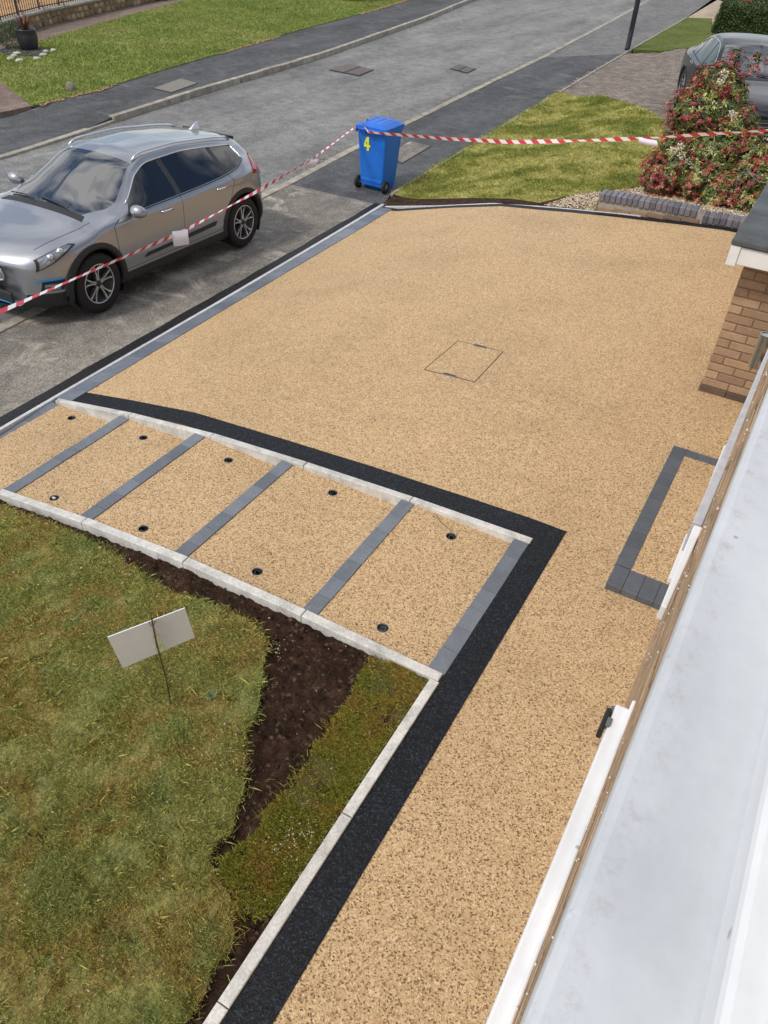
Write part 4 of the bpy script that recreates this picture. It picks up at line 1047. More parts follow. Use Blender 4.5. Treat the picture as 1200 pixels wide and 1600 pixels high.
# iron railings: each bar is a part
rl = empty('iron_railings', (fw.location.x - .15, fw.location.y, -.69 + .405), label='black iron railings with scrolled stays on the low rubble wall', cat='railings')
P = [Vector((x - .15, y)) for x, y in WB[:4]]; RH = 1.05; off = Vector((rl.location.x, rl.location.y))
mb = bpy.data.meshes.new('bar'); bm = bmesh.new(); box(bm, (0, 0, RH / 2), (.014, .014, RH)); bm.to_mesh(mb); bm.free(); mb.materials.append(M['iron'])
end_s = 0
for i, (a, b) in enumerate(zip(P, P[1:])):
    L = (b - a).length if i < 2 else (b - a).length * .42
    n = int(L / .115); dd = (b - a).normalized()
    for k in range(n):
        q = a + dd * (k * .115) - off; o = link('bar', mb, None, rl); o.location = (q.x, q.y, 0)
    e = a + dd * L
    for z in (.06, RH - .08):
        bm = bmesh.new(); tube(bm, [(*(a - off), z), (*(e - off), z)], .014, 4); from_bm('rail', bm, M['iron'], rl)
    if i == 1 or i == 0 or i == 2:
        for t in (.08, .52, .97) if i != 2 else (.35,):
            q = a.lerp(a + dd * L, t) - off; bm = bmesh.new()
            tube(bm, [(q.x, q.y, 0), (q.x, q.y, 1.1)], .022, 6); tube(bm, [(q.x + .32, q.y - .08, 0), (q.x + .2, q.y - .05, .3), (q.x + .06, q.y - .02, .75), (q.x, q.y, .95)], .012, 5)
            for s_ in (0, 1):
                tube(bm, [(q.x + .16 + (.06 + .02 * s_) * math.cos(u) * (1 - u / 9), q.y - .04, .14 + s_ * .2 + (.06 + .02 * s_) * math.sin(u) * (1 - u / 9)) for u in np.linspace(0, 6.5, 14)], .008, 4)
            from_bm('scrolled_stay', bm, M['iron'], rl)
sheet('neighbour_yard', [(-19.05, -14), (-19.0, 10.3), (-18.9, 11.5), (-20.75, 15.54), (-21.6, 17.91), (-22.95, 23.76), (-25, 31), (-40, 40), (-60, 20), (-60, -14)], M['tan_yard'], .30, 4)
# end pillar of brick further along the wall
pl_ = at(247, 2, .1)
o = empty('brick_pier', (pl_.x - .1, pl_.y + .2, -.69), label='short red brick pier at the end of the rubble wall', cat='pier')
mbk = brick_piece((.2, .4, .065), .004); mbk.materials.append(M['dark_brick'])
bm = bmesh.new(); box(bm, (0, 0, .22), (.38, .38, .5)); from_bm('pier_core', bm, M['mortar'], o)
for r in range(6):
    for s_ in (-1, 1):
        b_ = link('brick', mbk, None, o); b_.location = (s_ * .105, 0, .04 + r * .075)

# pot with cordyline on a slate bed
pp = at(47, 80, .1)
pot = empty('plant_pot', (pp.x, pp.y, zf(pp.x, pp.y) + .13), label='dark charcoal glazed pot standing on the slate bed at the lawn edge', cat='plant pot')
bm = bmesh.new(); lathe(bm, [(0, 0), (.17, 0), (.21, .06), (.25, .20), (.255, .32), (.235, .42), (.25, .44), (.25, .465), (.215, .465), (.205, .40), (0, .40)], 24); from_bm('pot_body', bm, M['pot'], pot, True)
bm = bmesh.new(); lathe(bm, [(0, .43), (.2, .43)], 16); from_bm('potting_soil', bm, M['soil'], pot)
cd = empty('cordyline', pot.location + Vector((0, 0, .42)), label='spiky red-bronze cordyline growing in the charcoal pot', cat='plant')
M['cordy'] = plain('bronze_leaf', srgb(104, 62, 54), .5, var=.35)
M['orange'] = plain('orange_leaf', srgb(200, 132, 60), .5, var=.2)
M['sage'] = plain('sage_foliage', srgb(84, 98, 66), .8, var=.4)
for i in range(46):
    a = random.uniform(0, 6.28); el = random.uniform(.5, 1.45); L = random.uniform(.3, .55)
    d_ = Vector((math.cos(a) * math.cos(el), math.sin(a) * math.cos(el), math.sin(el))); s_ = Vector((-math.sin(a), math.cos(a), 0)) * .016
    bm = bmesh.new(); p1 = d_ * L * .5; p2 = d_ * L + Vector((0, 0, -.10 * math.cos(el)))
    v = [bm.verts.new(-s_ * .6), bm.verts.new(s_ * .6), bm.verts.new(p1 + s_), bm.verts.new(p1 - s_), bm.verts.new(p2)]
    bm.faces.new((v[0], v[1], v[2], v[3])); bm.faces.new((v[3], v[2], v[4])); from_bm('leaf', bm, M['orange'] if i % 15 == 0 else M['cordy'], cd)
def leafcloud(name, blobs, n, size, mat, parent=None, kind=None, droop=.3, aspect=.38):
    """leaf faces spread on and in ellipsoids (x,y,z,rx,ry,rz)"""
    vol = np.array([b[3] * b[4] * b[5] for b in blobs]) ** .67; pick = rng.choice(len(blobs), n, p=vol / vol.sum()); B = np.array(blobs)[pick]
    d_ = rng.normal(size=(n, 3)); d_ /= np.linalg.norm(d_, axis=1)[:, None]; rr = rng.uniform(.55, 1.05, n) ** .6
    C = B[:, :3] + d_ * rr[:, None] * B[:, 3:6]
    u = rng.normal(size=(n, 3)) + d_ * 1.0; u[:, 2] -= droop; u /= np.linalg.norm(u, axis=1)[:, None]
    w_ = np.cross(u, rng.normal(size=(n, 3))); w_ /= np.linalg.norm(w_, axis=1)[:, None]
    s_ = (size * rng.uniform(.6, 1.3, n))[:, None]
    V = np.stack([C, C + u * s_ * .5 + w_ * s_ * aspect / 2, C + u * s_, C + u * s_ * .5 - w_ * s_ * aspect / 2], 1)
    F = np.arange(n * 4).reshape(n, 4); return arr_mesh(name, V.reshape(-1, 3), F, mat, parent, np.repeat(rng.random(n), 4), kind)
sg = empty('sage_bush', (pp.x - .42, pp.y - .12, zf(pp.x, pp.y) + .1), label='grey-green bushy plant sprawling against the left of the charcoal pot', cat='plant')
leafcloud('foliage', [(0, 0, .28, .34, .3, .3), (.15, .05, .45, .2, .2, .2)], 2600, .05, M['sage'], sg, 'stuff')
# stones ring + slate chips
ring = [(at(px, py, .1)) for px, py in ((17, 94), (31, 97), (58, 94), (68, 88), (72, 83), (84, 81), (27, 86), (22, 90))]
RL_ = ['pale rock at the left end of the ring round the slate bed', 'flat pale rock at the near left of the slate bed', 'large pale rock at the near middle of the slate bed below the pot', 'pale rock at the near right of the slate bed', 'whitest rock on the right of the slate bed', 'outlying pale rock at the right end of the ring', 'rock on the left side of the ring between two others', 'small rock on the far left of the slate bed']
for i, q in enumerate(ring):
    bm = bmesh.new(); bmesh.ops.create_icosphere(bm, subdivisions=2, radius=.5)
    for v in bm.verts: v.co *= random.uniform(.88, 1.1)
    bmesh.ops.transform(bm, matrix=Matrix.Diagonal((random.uniform(.16, .3), random.uniform(.14, .2), .1, 1)), verts=bm.verts[:])
    o = from_bm('edging_stone', bm, M['paleston'], None, True); o.location = (q.x, q.y, q.z + .03); o.rotation_euler = (0, 0, random.uniform(0, 3))
    tag(o, RL_[i], 'rock', 'rocks round the slate bed')
cpt = Vector((pp.x + .05, pp.y - .2)); a_ = rng.uniform(0, 6.28, 420); r_ = np.sqrt(rng.random(420)) * .62
PS = np.c_[cpt.x + r_ * np.cos(a_), cpt.y + r_ * np.sin(a_) * .8]
chips('slate_chips', PS, zt(PS[:, 0], PS[:, 1]) + .135, .03, .06, M['slate'], .35)
# lone stone on the lawn
q = at(112, 143, .1)
bm = bmesh.new(); bmesh.ops.create_icosphere(bm, subdivisions=2, radius=.5)
for v in bm.verts: v.co *= random.uniform(.9, 1.08)
bmesh.ops.transform(bm, matrix=Matrix.Diagonal((.24, .2, .26, 1)), verts=bm.verts[:])
o = from_bm('lawn_stone', bm, M['stone'], None, True); o.location = (q.x, q.y, q.z + .07); tag(o, 'rough brown stone standing alone at the near corner of the far lawn', 'stone')
# dark shrubs whose feet reach into the top of the picture
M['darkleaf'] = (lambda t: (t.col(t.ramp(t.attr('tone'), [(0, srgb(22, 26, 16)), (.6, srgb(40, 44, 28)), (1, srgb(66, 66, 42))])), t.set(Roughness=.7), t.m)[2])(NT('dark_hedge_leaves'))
for (px, py, lab) in ((560, 4, 'dark overgrown bush at the top of the far lawn, left of the bare soil'), (620, -2, 'dark bush beside the far pavement, furthest along the lawn edge')):
    q = at(px, py, .1); sh = empty('dark_bush', (q.x - .5, q.y + .4, q.z), label=lab, cat='bush')
    leafcloud('foliage', [(0, 0, .6, .9, .9, .6), (-.8, .6, .7, .8, .8, .7)], 6000, .09, M['darkleaf'], sh, 'stuff')
    for k in range(5):
        bm = bmesh.new(); x = random.uniform(-.4, .5); y = random.uniform(-.5, .3); tube(bm, [(x, y, -.05), (x + .05, y, .3), (x * .6, y * .6, .8)], [.035, .03, .015], 6); from_bm('stem', bm, M['bark'], sh)
# ================================================================== LAMP POST
q = at(980, 78)
lp_ = empty('lamp_post', (q.x, q.y, zf(q.x, q.y)), label='dark navy street lamp post beside the far block-paved drive', cat='lamp post')
bm = bmesh.new(); lathe(bm, [(0, 0), (.085, 0), (.085, .05), (.078, .06), (.078, 1.35), (.065, 1.45), (.05, 1.5)], 16); from_bm('base_section', bm, M['post'], lp_, True)
bm = bmesh.new(); tube(bm, [(0, 0, 1.48), (0, 0, 4.8), (0, 0, 5.0), (-.5, 0, 5.15)], [.048, .04, .035, .03], 12); from_bm('shaft', bm, M['post'], lp_, True)
bm = bmesh.new(); box(bm, (-.75, 0, 5.14), (.6, .22, .12)); bevel(bm, .03, 2); from_bm('lantern', bm, M['post'], lp_)
bm = bmesh.new(); box(bm, (.0, -.079, .8), (.08, .006, .5)); from_bm('door', bm, M['post'], lp_)

# ================================================================== HEDGE
h0 = atz(1117, 46, -.3); hg = empty('hedge', (h0.x, h0.y, -.33), label='clipped dark green box hedge beyond the dark grey car', cat='hedge')
HL, HT, HH = 6.0, 1.0, .76
M['hedgeleaf'] = (lambda t: (t.col(t.ramp(t.attr('tone'), [(0, srgb(30, 44, 20)), (.5, srgb(58, 78, 34)), (.9, srgb(86, 104, 50)), (1, srgb(120, 132, 80))])), t.set(Roughness=.6), t.m)[2])(NT('hedge_leaves'))
n = 60000; fsel = rng.random(n); a = rng.random(n); b = rng.random(n)
C = np.where((fsel < .45)[:, None], np.c_[a * HL, np.zeros(n), b * HH], np.where((fsel < .8)[:, None], np.c_[a * HL, b * HT, np.full(n, HH)], np.c_[np.zeros(n), a * HT, b * HH]))
C += rng.normal(0, .035, C.shape) + (vnoise(C[:, 0] + 3, C[:, 2] + C[:, 1] + 3, 3, 4)[:, None] - .5) * .12
u = rng.normal(size=(n, 3)); u /= np.linalg.norm(u, axis=1)[:, None]; w_ = np.cross(u, rng.normal(size=(n, 3))); w_ /= np.linalg.norm(w_, axis=1)[:, None]; s_ = .055
V = np.stack([C, C + u * s_ * .5 + w_ * s_ * .25, C + u * s_, C + u * s_ * .5 - w_ * s_ * .25], 1)
arr_mesh('foliage', V.reshape(-1, 3), np.arange(n * 4).reshape(n, 4), M['hedgeleaf'], hg, np.repeat(rng.random(n), 4), 'stuff')
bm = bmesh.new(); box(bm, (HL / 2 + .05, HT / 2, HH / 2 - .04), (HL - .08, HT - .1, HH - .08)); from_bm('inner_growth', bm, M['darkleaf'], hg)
hg.rotation_euler = (0, 0, -.12)
for k in range(5):
    bm = bmesh.new(); tube(bm, [(.3 + k * .9, .5, -.1), (.35 + k * .9, .55, .5)], .03, 6); from_bm('stem', bm, M['bark'], hg)

# ================================================================== FLOWERING SHRUB
sb = Vector((-1.50, 12.35, zf(-1.50, 12.35)))
shr = empty('flowering_shrub', sb, label='tall pieris shrub with red new shoots and green leaves by the gravel bed', cat='shrub')
def rb(px, py, y, r, rz_=None, ry=None):
    q = aty(px + 5, py + 3, y) - sb; return (q.x, q.y, q.z, r, ry or r * .9, rz_ or r * .9)
BL_ = [rb(1060, 265, 12.5, .36), rb(1035, 285, 12.3, .30), rb(1100, 280, 12.3, .42), rb(1150, 290, 12.2, .36), rb(1165, 250, 12.6, .42), rb(1110, 240, 12.7, .5), rb(1062, 232, 12.8, .30), rb(1185, 280, 12.2, .3),
       rb(1090, 175, 12.8, .40), rb(1118, 168, 12.9, .38), rb(1146, 192, 12.8, .26), rb(1072, 165, 12.7, .2), rb(1116, 128, 12.9, .27), rb(1136, 140, 12.9, .2), rb(1105, 135, 12.9, .22), rb(1070, 200, 12.8, .26),
       rb(1144, 90, 13.0, .05, .12), rb(1176, 92, 13.0, .05, .12), rb(1120, 310, 12.1, .3), rb(1155, 318, 12.0, .26), rb(1022, 262, 12.5, .2)]
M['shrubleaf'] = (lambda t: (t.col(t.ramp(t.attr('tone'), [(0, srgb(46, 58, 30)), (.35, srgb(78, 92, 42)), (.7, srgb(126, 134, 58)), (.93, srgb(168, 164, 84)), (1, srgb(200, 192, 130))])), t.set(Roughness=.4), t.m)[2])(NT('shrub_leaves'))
M['redleaf'] = (lambda t: (t.col(t.ramp(t.attr('tone'), [(0, srgb(96, 38, 38)), (.4, srgb(146, 56, 56)), (.8, srgb(186, 88, 80)), (1, srgb(208, 138, 112))])), t.set(Roughness=.45), t.m)[2])(NT('red_young_leaves'))
M['cream'] = plain('cream_blossom', srgb(224, 216, 190), .7)
# rosettes: whorls of narrow leaves at shoot tips
def rosettes(name, blobs, nr, nl, size, mat, parent, up=.4, rmin=.8, aspect=.3):
    vol = np.array([b[3] ** 2 for b in blobs]); pick = rng.choice(len(blobs), nr, p=vol / vol.sum()); B = np.array(blobs)[pick]
    d_ = rng.normal(size=(nr, 3)); d_[:, 2] += .25; d_ /= np.linalg.norm(d_, axis=1)[:, None]
    C = B[:, :3] + d_ * rng.uniform(rmin, 1.12, nr)[:, None] * B[:, 3:6]
    ax = d_ * .7 + np.array([0, 0, up]); ax /= np.linalg.norm(ax, axis=1)[:, None]
    t1 = np.cross(ax, [0.3, .9, .1]); t1 /= np.linalg.norm(t1, axis=1)[:, None]; t2 = np.cross(ax, t1)
    VV = []; TT = []; tb = rng.random(nr)
    for k in range(nl):
        a = 2 * np.pi * k / nl + rng.uniform(-.3, .3, nr); out = t1 * np.cos(a)[:, None] + t2 * np.sin(a)[:, None]
        el = rng.uniform(-.55, .5, nr)[:, None]; u = out * np.cos(el) + ax * np.sin(el); w_ = np.cross(u, ax); w_ /= np.linalg.norm(w_, axis=1)[:, None] + 1e-9
        s_ = (size * rng.uniform(.7, 1.3, nr))[:, None]
        VV.append(np.stack([C, C + u * s_ * .55 + w_ * s_ * aspect / 2 + ax * s_ * .08, C + u * s_ - ax * s_ * .12, C + u * s_ * .55 - w_ * s_ * aspect / 2 + ax * s_ * .08], 1)); TT.append(np.clip(tb + rng.normal(0, .15, nr), 0, 1))
    V = np.concatenate(VV).reshape(-1, 3); n_ = nr * nl
    return arr_mesh(name, V, np.arange(n_ * 4).reshape(n_, 4), mat, parent, np.repeat(np.concatenate(TT), 4), 'stuff')
rosettes('foliage', BL_, 8200, 8, .066, M['shrubleaf'], shr, .1, .62, .28)
CL_ = []
for b in BL_:
    for _ in range(max(2, int(b[3] * 50))):
        v_ = Vector((random.gauss(0, 1), random.gauss(0, 1), random.gauss(.2, 1))).normalized(); CL_.append((b[0] + v_.x * b[3], b[1] + v_.y * b[4], b[2] + v_.z * b[5], .13, .13, .08))
rosettes('red_shoots', CL_, 4600, 8, .040, M['redleaf'], shr, .9, .95, .32)
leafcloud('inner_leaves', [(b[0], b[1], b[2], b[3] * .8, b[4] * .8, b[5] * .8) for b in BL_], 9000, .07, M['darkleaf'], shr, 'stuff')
bl = []
for px, py in ((1122, 122), (1128, 112), (1047, 232), (1060, 240), (1070, 250), (1150, 262), (1153, 268), (1140, 175), (1058, 226)):
    b = rb(px, py, 12.15 if py > 150 else 12.5, .05); bl.append(b)
leafcloud('blossom', bl, 700, .022, M['cream'], shr, 'stuff', aspect=.8)
for k, b in enumerate(BL_[::2]):
    bm = bmesh.new(); t_ = Vector(b[:3]); tube(bm, [(.02 * k - .1, .0, -.03), (t_.x * .35, t_.y * .4, t_.z * .45), (t_.x * .8, t_.y * .85, t_.z * .85), tuple(t_)], [.028, .02, .013, .006], 6); from_bm('branch', bm, M['bark'], shr)
# rocks at the foot of the shrub
for px, py, s_, lab in ((1032, 305, .20, 'mossy grey rock in the gravel under the left of the shrub'), (1106, 312, .26, 'larger mossy boulder in the gravel under the middle of the shrub')):
    q = at(px, py); bm = bmesh.new(); bmesh.ops.create_icosphere(bm, subdivisions=2, radius=.5)
    for v in bm.verts: v.co *= random.uniform(.88, 1.12)
    bmesh.ops.transform(bm, matrix=Matrix.Diagonal((s_ * 1.3, s_, s_ * .8, 1)), verts=bm.verts[:])
    o = from_bm('rock', bm, M['stone'], None, True); o.location = (q.x, q.y, q.z + .04); tag(o, lab, 'rock')
# looped wire sticking out above the garage roof edge
q = aty(1167, 268, 10.6)
hk = empty('wire_hook', q, label='bent grey wire with a looped end above the flat roof edge', cat='wire')
bm = bmesh.new(); tube(bm, [(.035 * math.cos(t) - .0, 0, .03 * math.sin(t)) for t in np.linspace(0, 6.0, 14)], .0045, 6); from_bm('loop', bm, M['greyplastic'], hk)
bm = bmesh.new(); tube(bm, [(.03, 0, -.01), (.15, -.02, -.02), (.3, -.04, .02), (.5, -.05, .03)], .0045, 6); tube(bm, [(.03, 0, -.02), (.18, -.02, -.08), (.5, -.05, -.06)], .0045, 6); from_bm('wire', bm, M['greyplastic'], hk)

# ================================================================== WHEELIE BIN
bp_ = (at(567, 293) + at(606, 300)) / 2
bx = Vector((-6.60, 11.68, zf(-6.6, 11.7)))
bn = empty('wheelie_bin', bx, rad(-2), 'blue wheelie bin with yellow number 4 standing on the pavement', 'wheelie bin')
def frustum(bm, z0, z1, w0, d0, w1, d1, r=.03, cy0=0, cy1=0, seg=4):
    def ring(w, d, cy, z):
        out = []
        for sx, sy, a0 in ((1, 1, 0), (-1, 1, 90), (-1, -1, 180), (1, -1, 270)):
            for k in range(seg + 1):
                a = rad(a0 + 90 * k / seg); out.append(bm.verts.new((sx * (w / 2 - r) + r * math.cos(a), cy + sy * (d / 2 - r) + r * math.sin(a), z)))
        return out
    A, B = ring(w0, d0, cy0, z0), ring(w1, d1, cy1, z1); n = len(A)
    for i in range(n): bm.faces.new((A[i], A[(i + 1) % n], B[(i + 1) % n], B[i]))
    bm.faces.new(A[::-1]); bm.faces.new(B)
# local frame: handle / wheels side faces -Y (towards the house), front faces the road
bm = bmesh.new(); frustum(bm, .08, .93, .44, .42, .54, .54, .035, .02, .04); from_bm('body', bm, M['binblue'], bn)
bm = bmesh.new(); frustum(bm, .0, .10, .40, .28, .43, .34, .03, .06, .05); from_bm('foot', bm, M['binblue'], bn)
bm = bmesh.new(); frustum(bm, .90, .955, .56, .57, .58, .59, .03, .04, .04); from_bm('rim', bm, M['binblue'], bn)
bm = bmesh.new(); frustum(bm, .957, .985, .58, .62, .58, .62, .04, .035, .035); frustum(bm, .986, 1.035, .54, .56, .38, .42, .05, .035, .035); from_bm('lid', bm, M['binblue'], bn)
for s_ in (-.13, 0, .13):
    bm = bmesh.new(); box(bm, (s_, .035, 1.036), (.014, .36, .008)); bevel(bm, .003); from_bm('lid_rib', bm, M['binblue'], bn)
bm = bmesh.new(); box(bm, (0, -.198, .16), (.40, .012, .05)); bevel(bm, .004); from_bm('ridge', bm, M['binblue'], bn)
bm = bmesh.new(); tube(bm, [(-.22, -.24, .955), (-.21, -.30, .95), (.21, -.30, .95), (.22, -.24, .955)], .014, 8)
tube(bm, [(-.08, -.24, .95), (-.08, -.30, .95)], .012, 6); tube(bm, [(.08, -.24, .95), (.08, -.30, .95)], .012, 6); from_bm('handle', bm, M['binblue'], bn, True)
for s_ in (-.26, -.10, .06, .22):
    bm = bmesh.new(); box(bm, (s_, -.262, .915), (.022, .05, .06)); bevel(bm, .004); from_bm('rib', bm, M['binblue'], bn)
bm = bmesh.new(); cyl(bm, (-.29, -.17, .10), (.29, -.17, .10), .012, n=10); from_bm('axle', bm, M['steel'], bn)
for s_ in (-1, 1):
    wv = empty('wheel', (0, 0, 0)); wv.parent = bn; wv.location = (s_ * .262, -.17, .10)
    bm = bmesh.new(); prof = [(.055, -.028), (.085, -.03), (.1, -.02), (.1, .02), (.085, .03), (.055, .028)]
    lathe(bm, prof, 24, 'Z'); bmesh.ops.rotate(bm, verts=bm.verts[:], matrix=Matrix.Rotation(rad(90), 3, 'Y')); from_bm('tyre', bm, M['rubber'], wv, True)
    bm = bmesh.new(); lathe(bm, [(0, -.02), (.056, -.024), (.056, .024), (0, .02)], 20, 'Z'); bmesh.ops.rotate(bm, verts=bm.verts[:], matrix=Matrix.Rotation(rad(90), 3, 'Y')); from_bm('hub', bm, M['greyplastic'], wv, True)
# number 4
bm = bmesh.new()
f4 = [(.055, 0), (.095, 0), (.095, .055), (.12, .055), (.12, .09), (.095, .09), (.095, .21), (.05, .21), (0, .095), (0, .055), (.055, .055)]
vo = [bm.verts.new((x - .06, -.004, z)) for x, z in f4]; bm.faces.new(vo)
hole = None
o = from_bm('number', bm, M['yellow'], bn); o.location = (-.075, -.222, .62); o.rotation_euler = (rad(2.2), 0, 0)
bm = bmesh.new(); vo = [bm.verts.new((x - .06, -.0055, z)) for x, z in ((.055, .095), (.055, .155), (.032, .095))]; bm.faces.new(vo)
o = from_bm('number_counter', bm, M['binblue'], bn); o.location = (-.075, -.222, .62); o.rotation_euler = (rad(2.2), 0, 0)

# ================================================================== BARRIER TAPE
def m_tape():
    t = NT('red_white_barrier_tape')
    uv = t.attr('tone'); m1 = t.n.new('ShaderNodeMath'); m1.operation = 'FRACT'; t.l.new(uv, m1.inputs[0])
    t.col(t.ramp(m1.outputs[0], [(0, srgb(204, 58, 74)), (.5, srgb(232, 226, 226))], 'CONSTANT')); t.set(Roughness=.4); return t.m
M['tape'] = m_tape()
def tape(pts, w0, name, label, twist=None, period=.20, bell=None):
    P = [Vector(p) for p in pts]; d = [0]
    for a, b in zip(P, P[1:]): d.append(d[-1] + (b - a).length)
    N = 400; V = []; T = []
    arr = np.array([tuple(p) for p in P]); ss = np.linspace(0, d[-1], N)
    # smooth interpolation
    Q = np.stack([np.interp(ss, d, arr[:, k]) for k in range(3)], 1)
    for _ in range(14): Q[1:-1] = (Q[:-2] + Q[2:] + 2 * Q[1:-1]) / 4
    for i in range(N):
        tg = Vector(Q[min(i + 1, N - 1)] - Q[max(i - 1, 0)]).normalized(); side = tg.cross(Vector((0, 0, 1))).normalized(); up = side.cross(tg)
        a = twist(ss[i] / d[-1]); w = w0(ss[i] / d[-1]) if callable(w0) else w0; dirv = (up * math.cos(a) + side * math.sin(a)) * w / 2; c = Vector(Q[i])
        V += [c - dirv, c + dirv]; T += [ss[i] / period, ss[i] / period + .28]
    V = np.array([tuple(v) for v in V]); F = np.array([(2 * i, 2 * i + 1, 2 * i + 3, 2 * i + 2) for i in range(N - 1)])
    o = arr_mesh(name, V, F, M['tape'], None, np.array(T)); return tag(o, label, 'barrier tape', 'tapes tied to the blue bin')
bz = bx.z
t1 = [bx + Vector((-.30, -.26, .94))]
for px, py, f_ in ((487, 249, .18), (400, 300, .4), (285, 362, .6), (140, 425, .8), (0, 487, 1.0)):
    t1.append(atx(px, py, -6.75 + .85 * f_))
e = t1[-1]; t1.append(e + (t1[-1] - t1[-2]) * .8)
tape(t1, lambda t: .032 + .012 * math.sin(t * 23), 'barrier_tape', 'red and white tape sagging in front of the silver SUV to the blue bin', lambda t: .5 + .9 * math.sin(t * 17) + 5 * max(0, .18 - t))
t2 = [bx + Vector((-.16, -.08, 1.045)), bx + Vector((-.15, -.28, 1.0)), bx + Vector((-.02, -.325, .93)), bx + Vector((.08, -.33, .935))]
for px, py, y in ((640, 212, 11.35), (700, 217, 11.3), (800, 222, 11.2), (900, 220, 11.1), (1010, 216, 11.0), (1100, 210, 10.9), (1200, 204, 10.75)):
    t2.append(aty(px, py, y))
t2.append(t2[-1] + (t2[-1] - t2[-2]) * .5)
tape(t2, lambda t: .052 if .1 < t < .55 else .036 + .012 * math.sin(t * 40), 'barrier_tape', 'red and white tape stretched from the blue bin across the lawn to the shrub', lambda t: .15 + .35 * math.sin(t * 9))
st = t1[-1]; o = empty('tape_stake', (st.x, st.y, zf(st.x, st.y)), label='wooden stake holding the near end of the barrier tape', cat='stake')
bm = bmesh.new(); cyl(bm, (0, 0, -.1), (0, 0, st.z - zf(st.x, st.y) + .08), .014, n=8); from_bm('stick', bm, M['cane'], o)
# paper notes on the tapes
def note(cpix, y_or_x, w, h, lean, label, useX=True, sl=0):
    c = atx(*cpix, y_or_x) if useX else aty(*cpix, y_or_x)
    bm = bmesh.new(); n = 6; rows = []
    for i in range(n + 1):
        t = i / n; rows.append([bm.verts.new((lean[0] * w * (s_ - .5) + .015 * math.sin(t * 3) + sl * t, lean[1] * w * (s_ - .5) - .02 * math.sin(t * 3), -h * t - (.01 if s_ else 0) + lean[2] * w * (s_ - .5))) for s_ in (0, .5, 1)])
    for A, B in zip(rows, rows[1:]):
        for k in range(2): bm.faces.new((A[k], A[k + 1], B[k + 1], B[k]))
    o = from_bm('paper_note', bm, M['paper'], None, True); o.location = c; tag(o, label, 'paper note', 'paper notes hung on the barrier tape')
note((281, 359), -6.19, .20, .17, (.4, .85, .02), 'square white paper note taped to the barrier tape in front of the SUV doors', True, .0)
note((489, 248), -6.60, .17, .13, (.6, .75, .05), 'folded pale paper scrap on the tape just left of the blue bin', True, -.06)
note((1012, 216), 11.0, .24, .07, (1, 0, .02), 'white paper strip on the tape just left of the red shrub', False, .02)

# ================================================================== CARS
def pchip(x, y, xi):
    x = np.asarray(x, float); y = np.asarray(y, float); h = np.diff(x); dl = np.diff(y) / h; m = np.zeros_like(y)
    m[1:-1] = np.where(dl[:-1] * dl[1:] > 0, 2 * dl[:-1] * dl[1:] / (dl[:-1] + dl[1:] + 1e-12), 0); m[0], m[-1] = dl[0], dl[-1]
    k = np.clip(np.searchsorted(x, xi) - 1, 0, len(h) - 1); t = (xi - x[k]) / h[k]
    return (2*t**3-3*t**2+1)*y[k]+(t**3-2*t**2+t)*h[k]*m[k]+(-2*t**3+3*t**2)*y[k+1]+(t**3-t**2)*h[k]*m[k+1]

class CarBody:
    def __init__(s, stations, L, front_r=.30, rear_r=.22):
        s.xs = np.array([q[0] for q in stations]); s.P = np.array([q[1] for q in stations], float); s.L = L; s.fr = front_r; s.rr = rear_r
    def S(s, x, j):
        x = float(np.clip(x, s.xs[0], s.xs[-1]))
        c = np.array([[pchip(s.xs, s.P[:, q, k], np.array([x]))[0] for k in (0, 1)] for q in range(s.P.shape[1])])
        return s.fin(x, pchip(np.arange(len(c)), c[:, 0], np.array([j]))[0], pchip(np.arange(len(c)), c[:, 1], np.array([j]))[0])
    def fin(s, x, y, z):
        f = (abs(y) / .9) ** 2.4
        xx = x + s.fr * f * np.clip(1 - x / .95, 0, 1) - s.rr * f * np.clip((x - (s.L - .7)) / .7, 0, 1)
        xx += .10 * (abs(y) / .7) ** 2 * np.exp(-((x - 1.7) / .5) ** 2) * np.clip((z - .95) / .1, 0, 1)
        return Vector((xx, y, z))
    def grid(s, xi, ji):
        nc = s.P.shape[1]; C = np.stack([np.stack([pchip(s.xs, s.P[:, q, k], xi) for q in range(nc)], 1) for k in (0, 1)], 2)
        G = np.zeros((len(xi), len(ji), 3))
        for a in range(len(xi)):
            y = pchip(np.arange(nc), C[a, :, 0], ji); z = pchip(np.arange(nc), C[a, :, 1], ji)
            for b in range(len(ji)): G[a, b] = s.fin(xi[a], y[b], z[b])
        return G
    def normal(s, x, j, side):
        e = .01; a = s.S(x + e, j) - s.S(x - e, j); b = s.S(x, min(j + .03, s.P.shape[1] - 1)) - s.S(x, j - .03); n = a.cross(b).normalized()
        if n.y < 0 and j < 8: n = -n
        if j >= 8 and n.z < 0: n = -n
        return Vector((n.x, n.y * side, n.z))

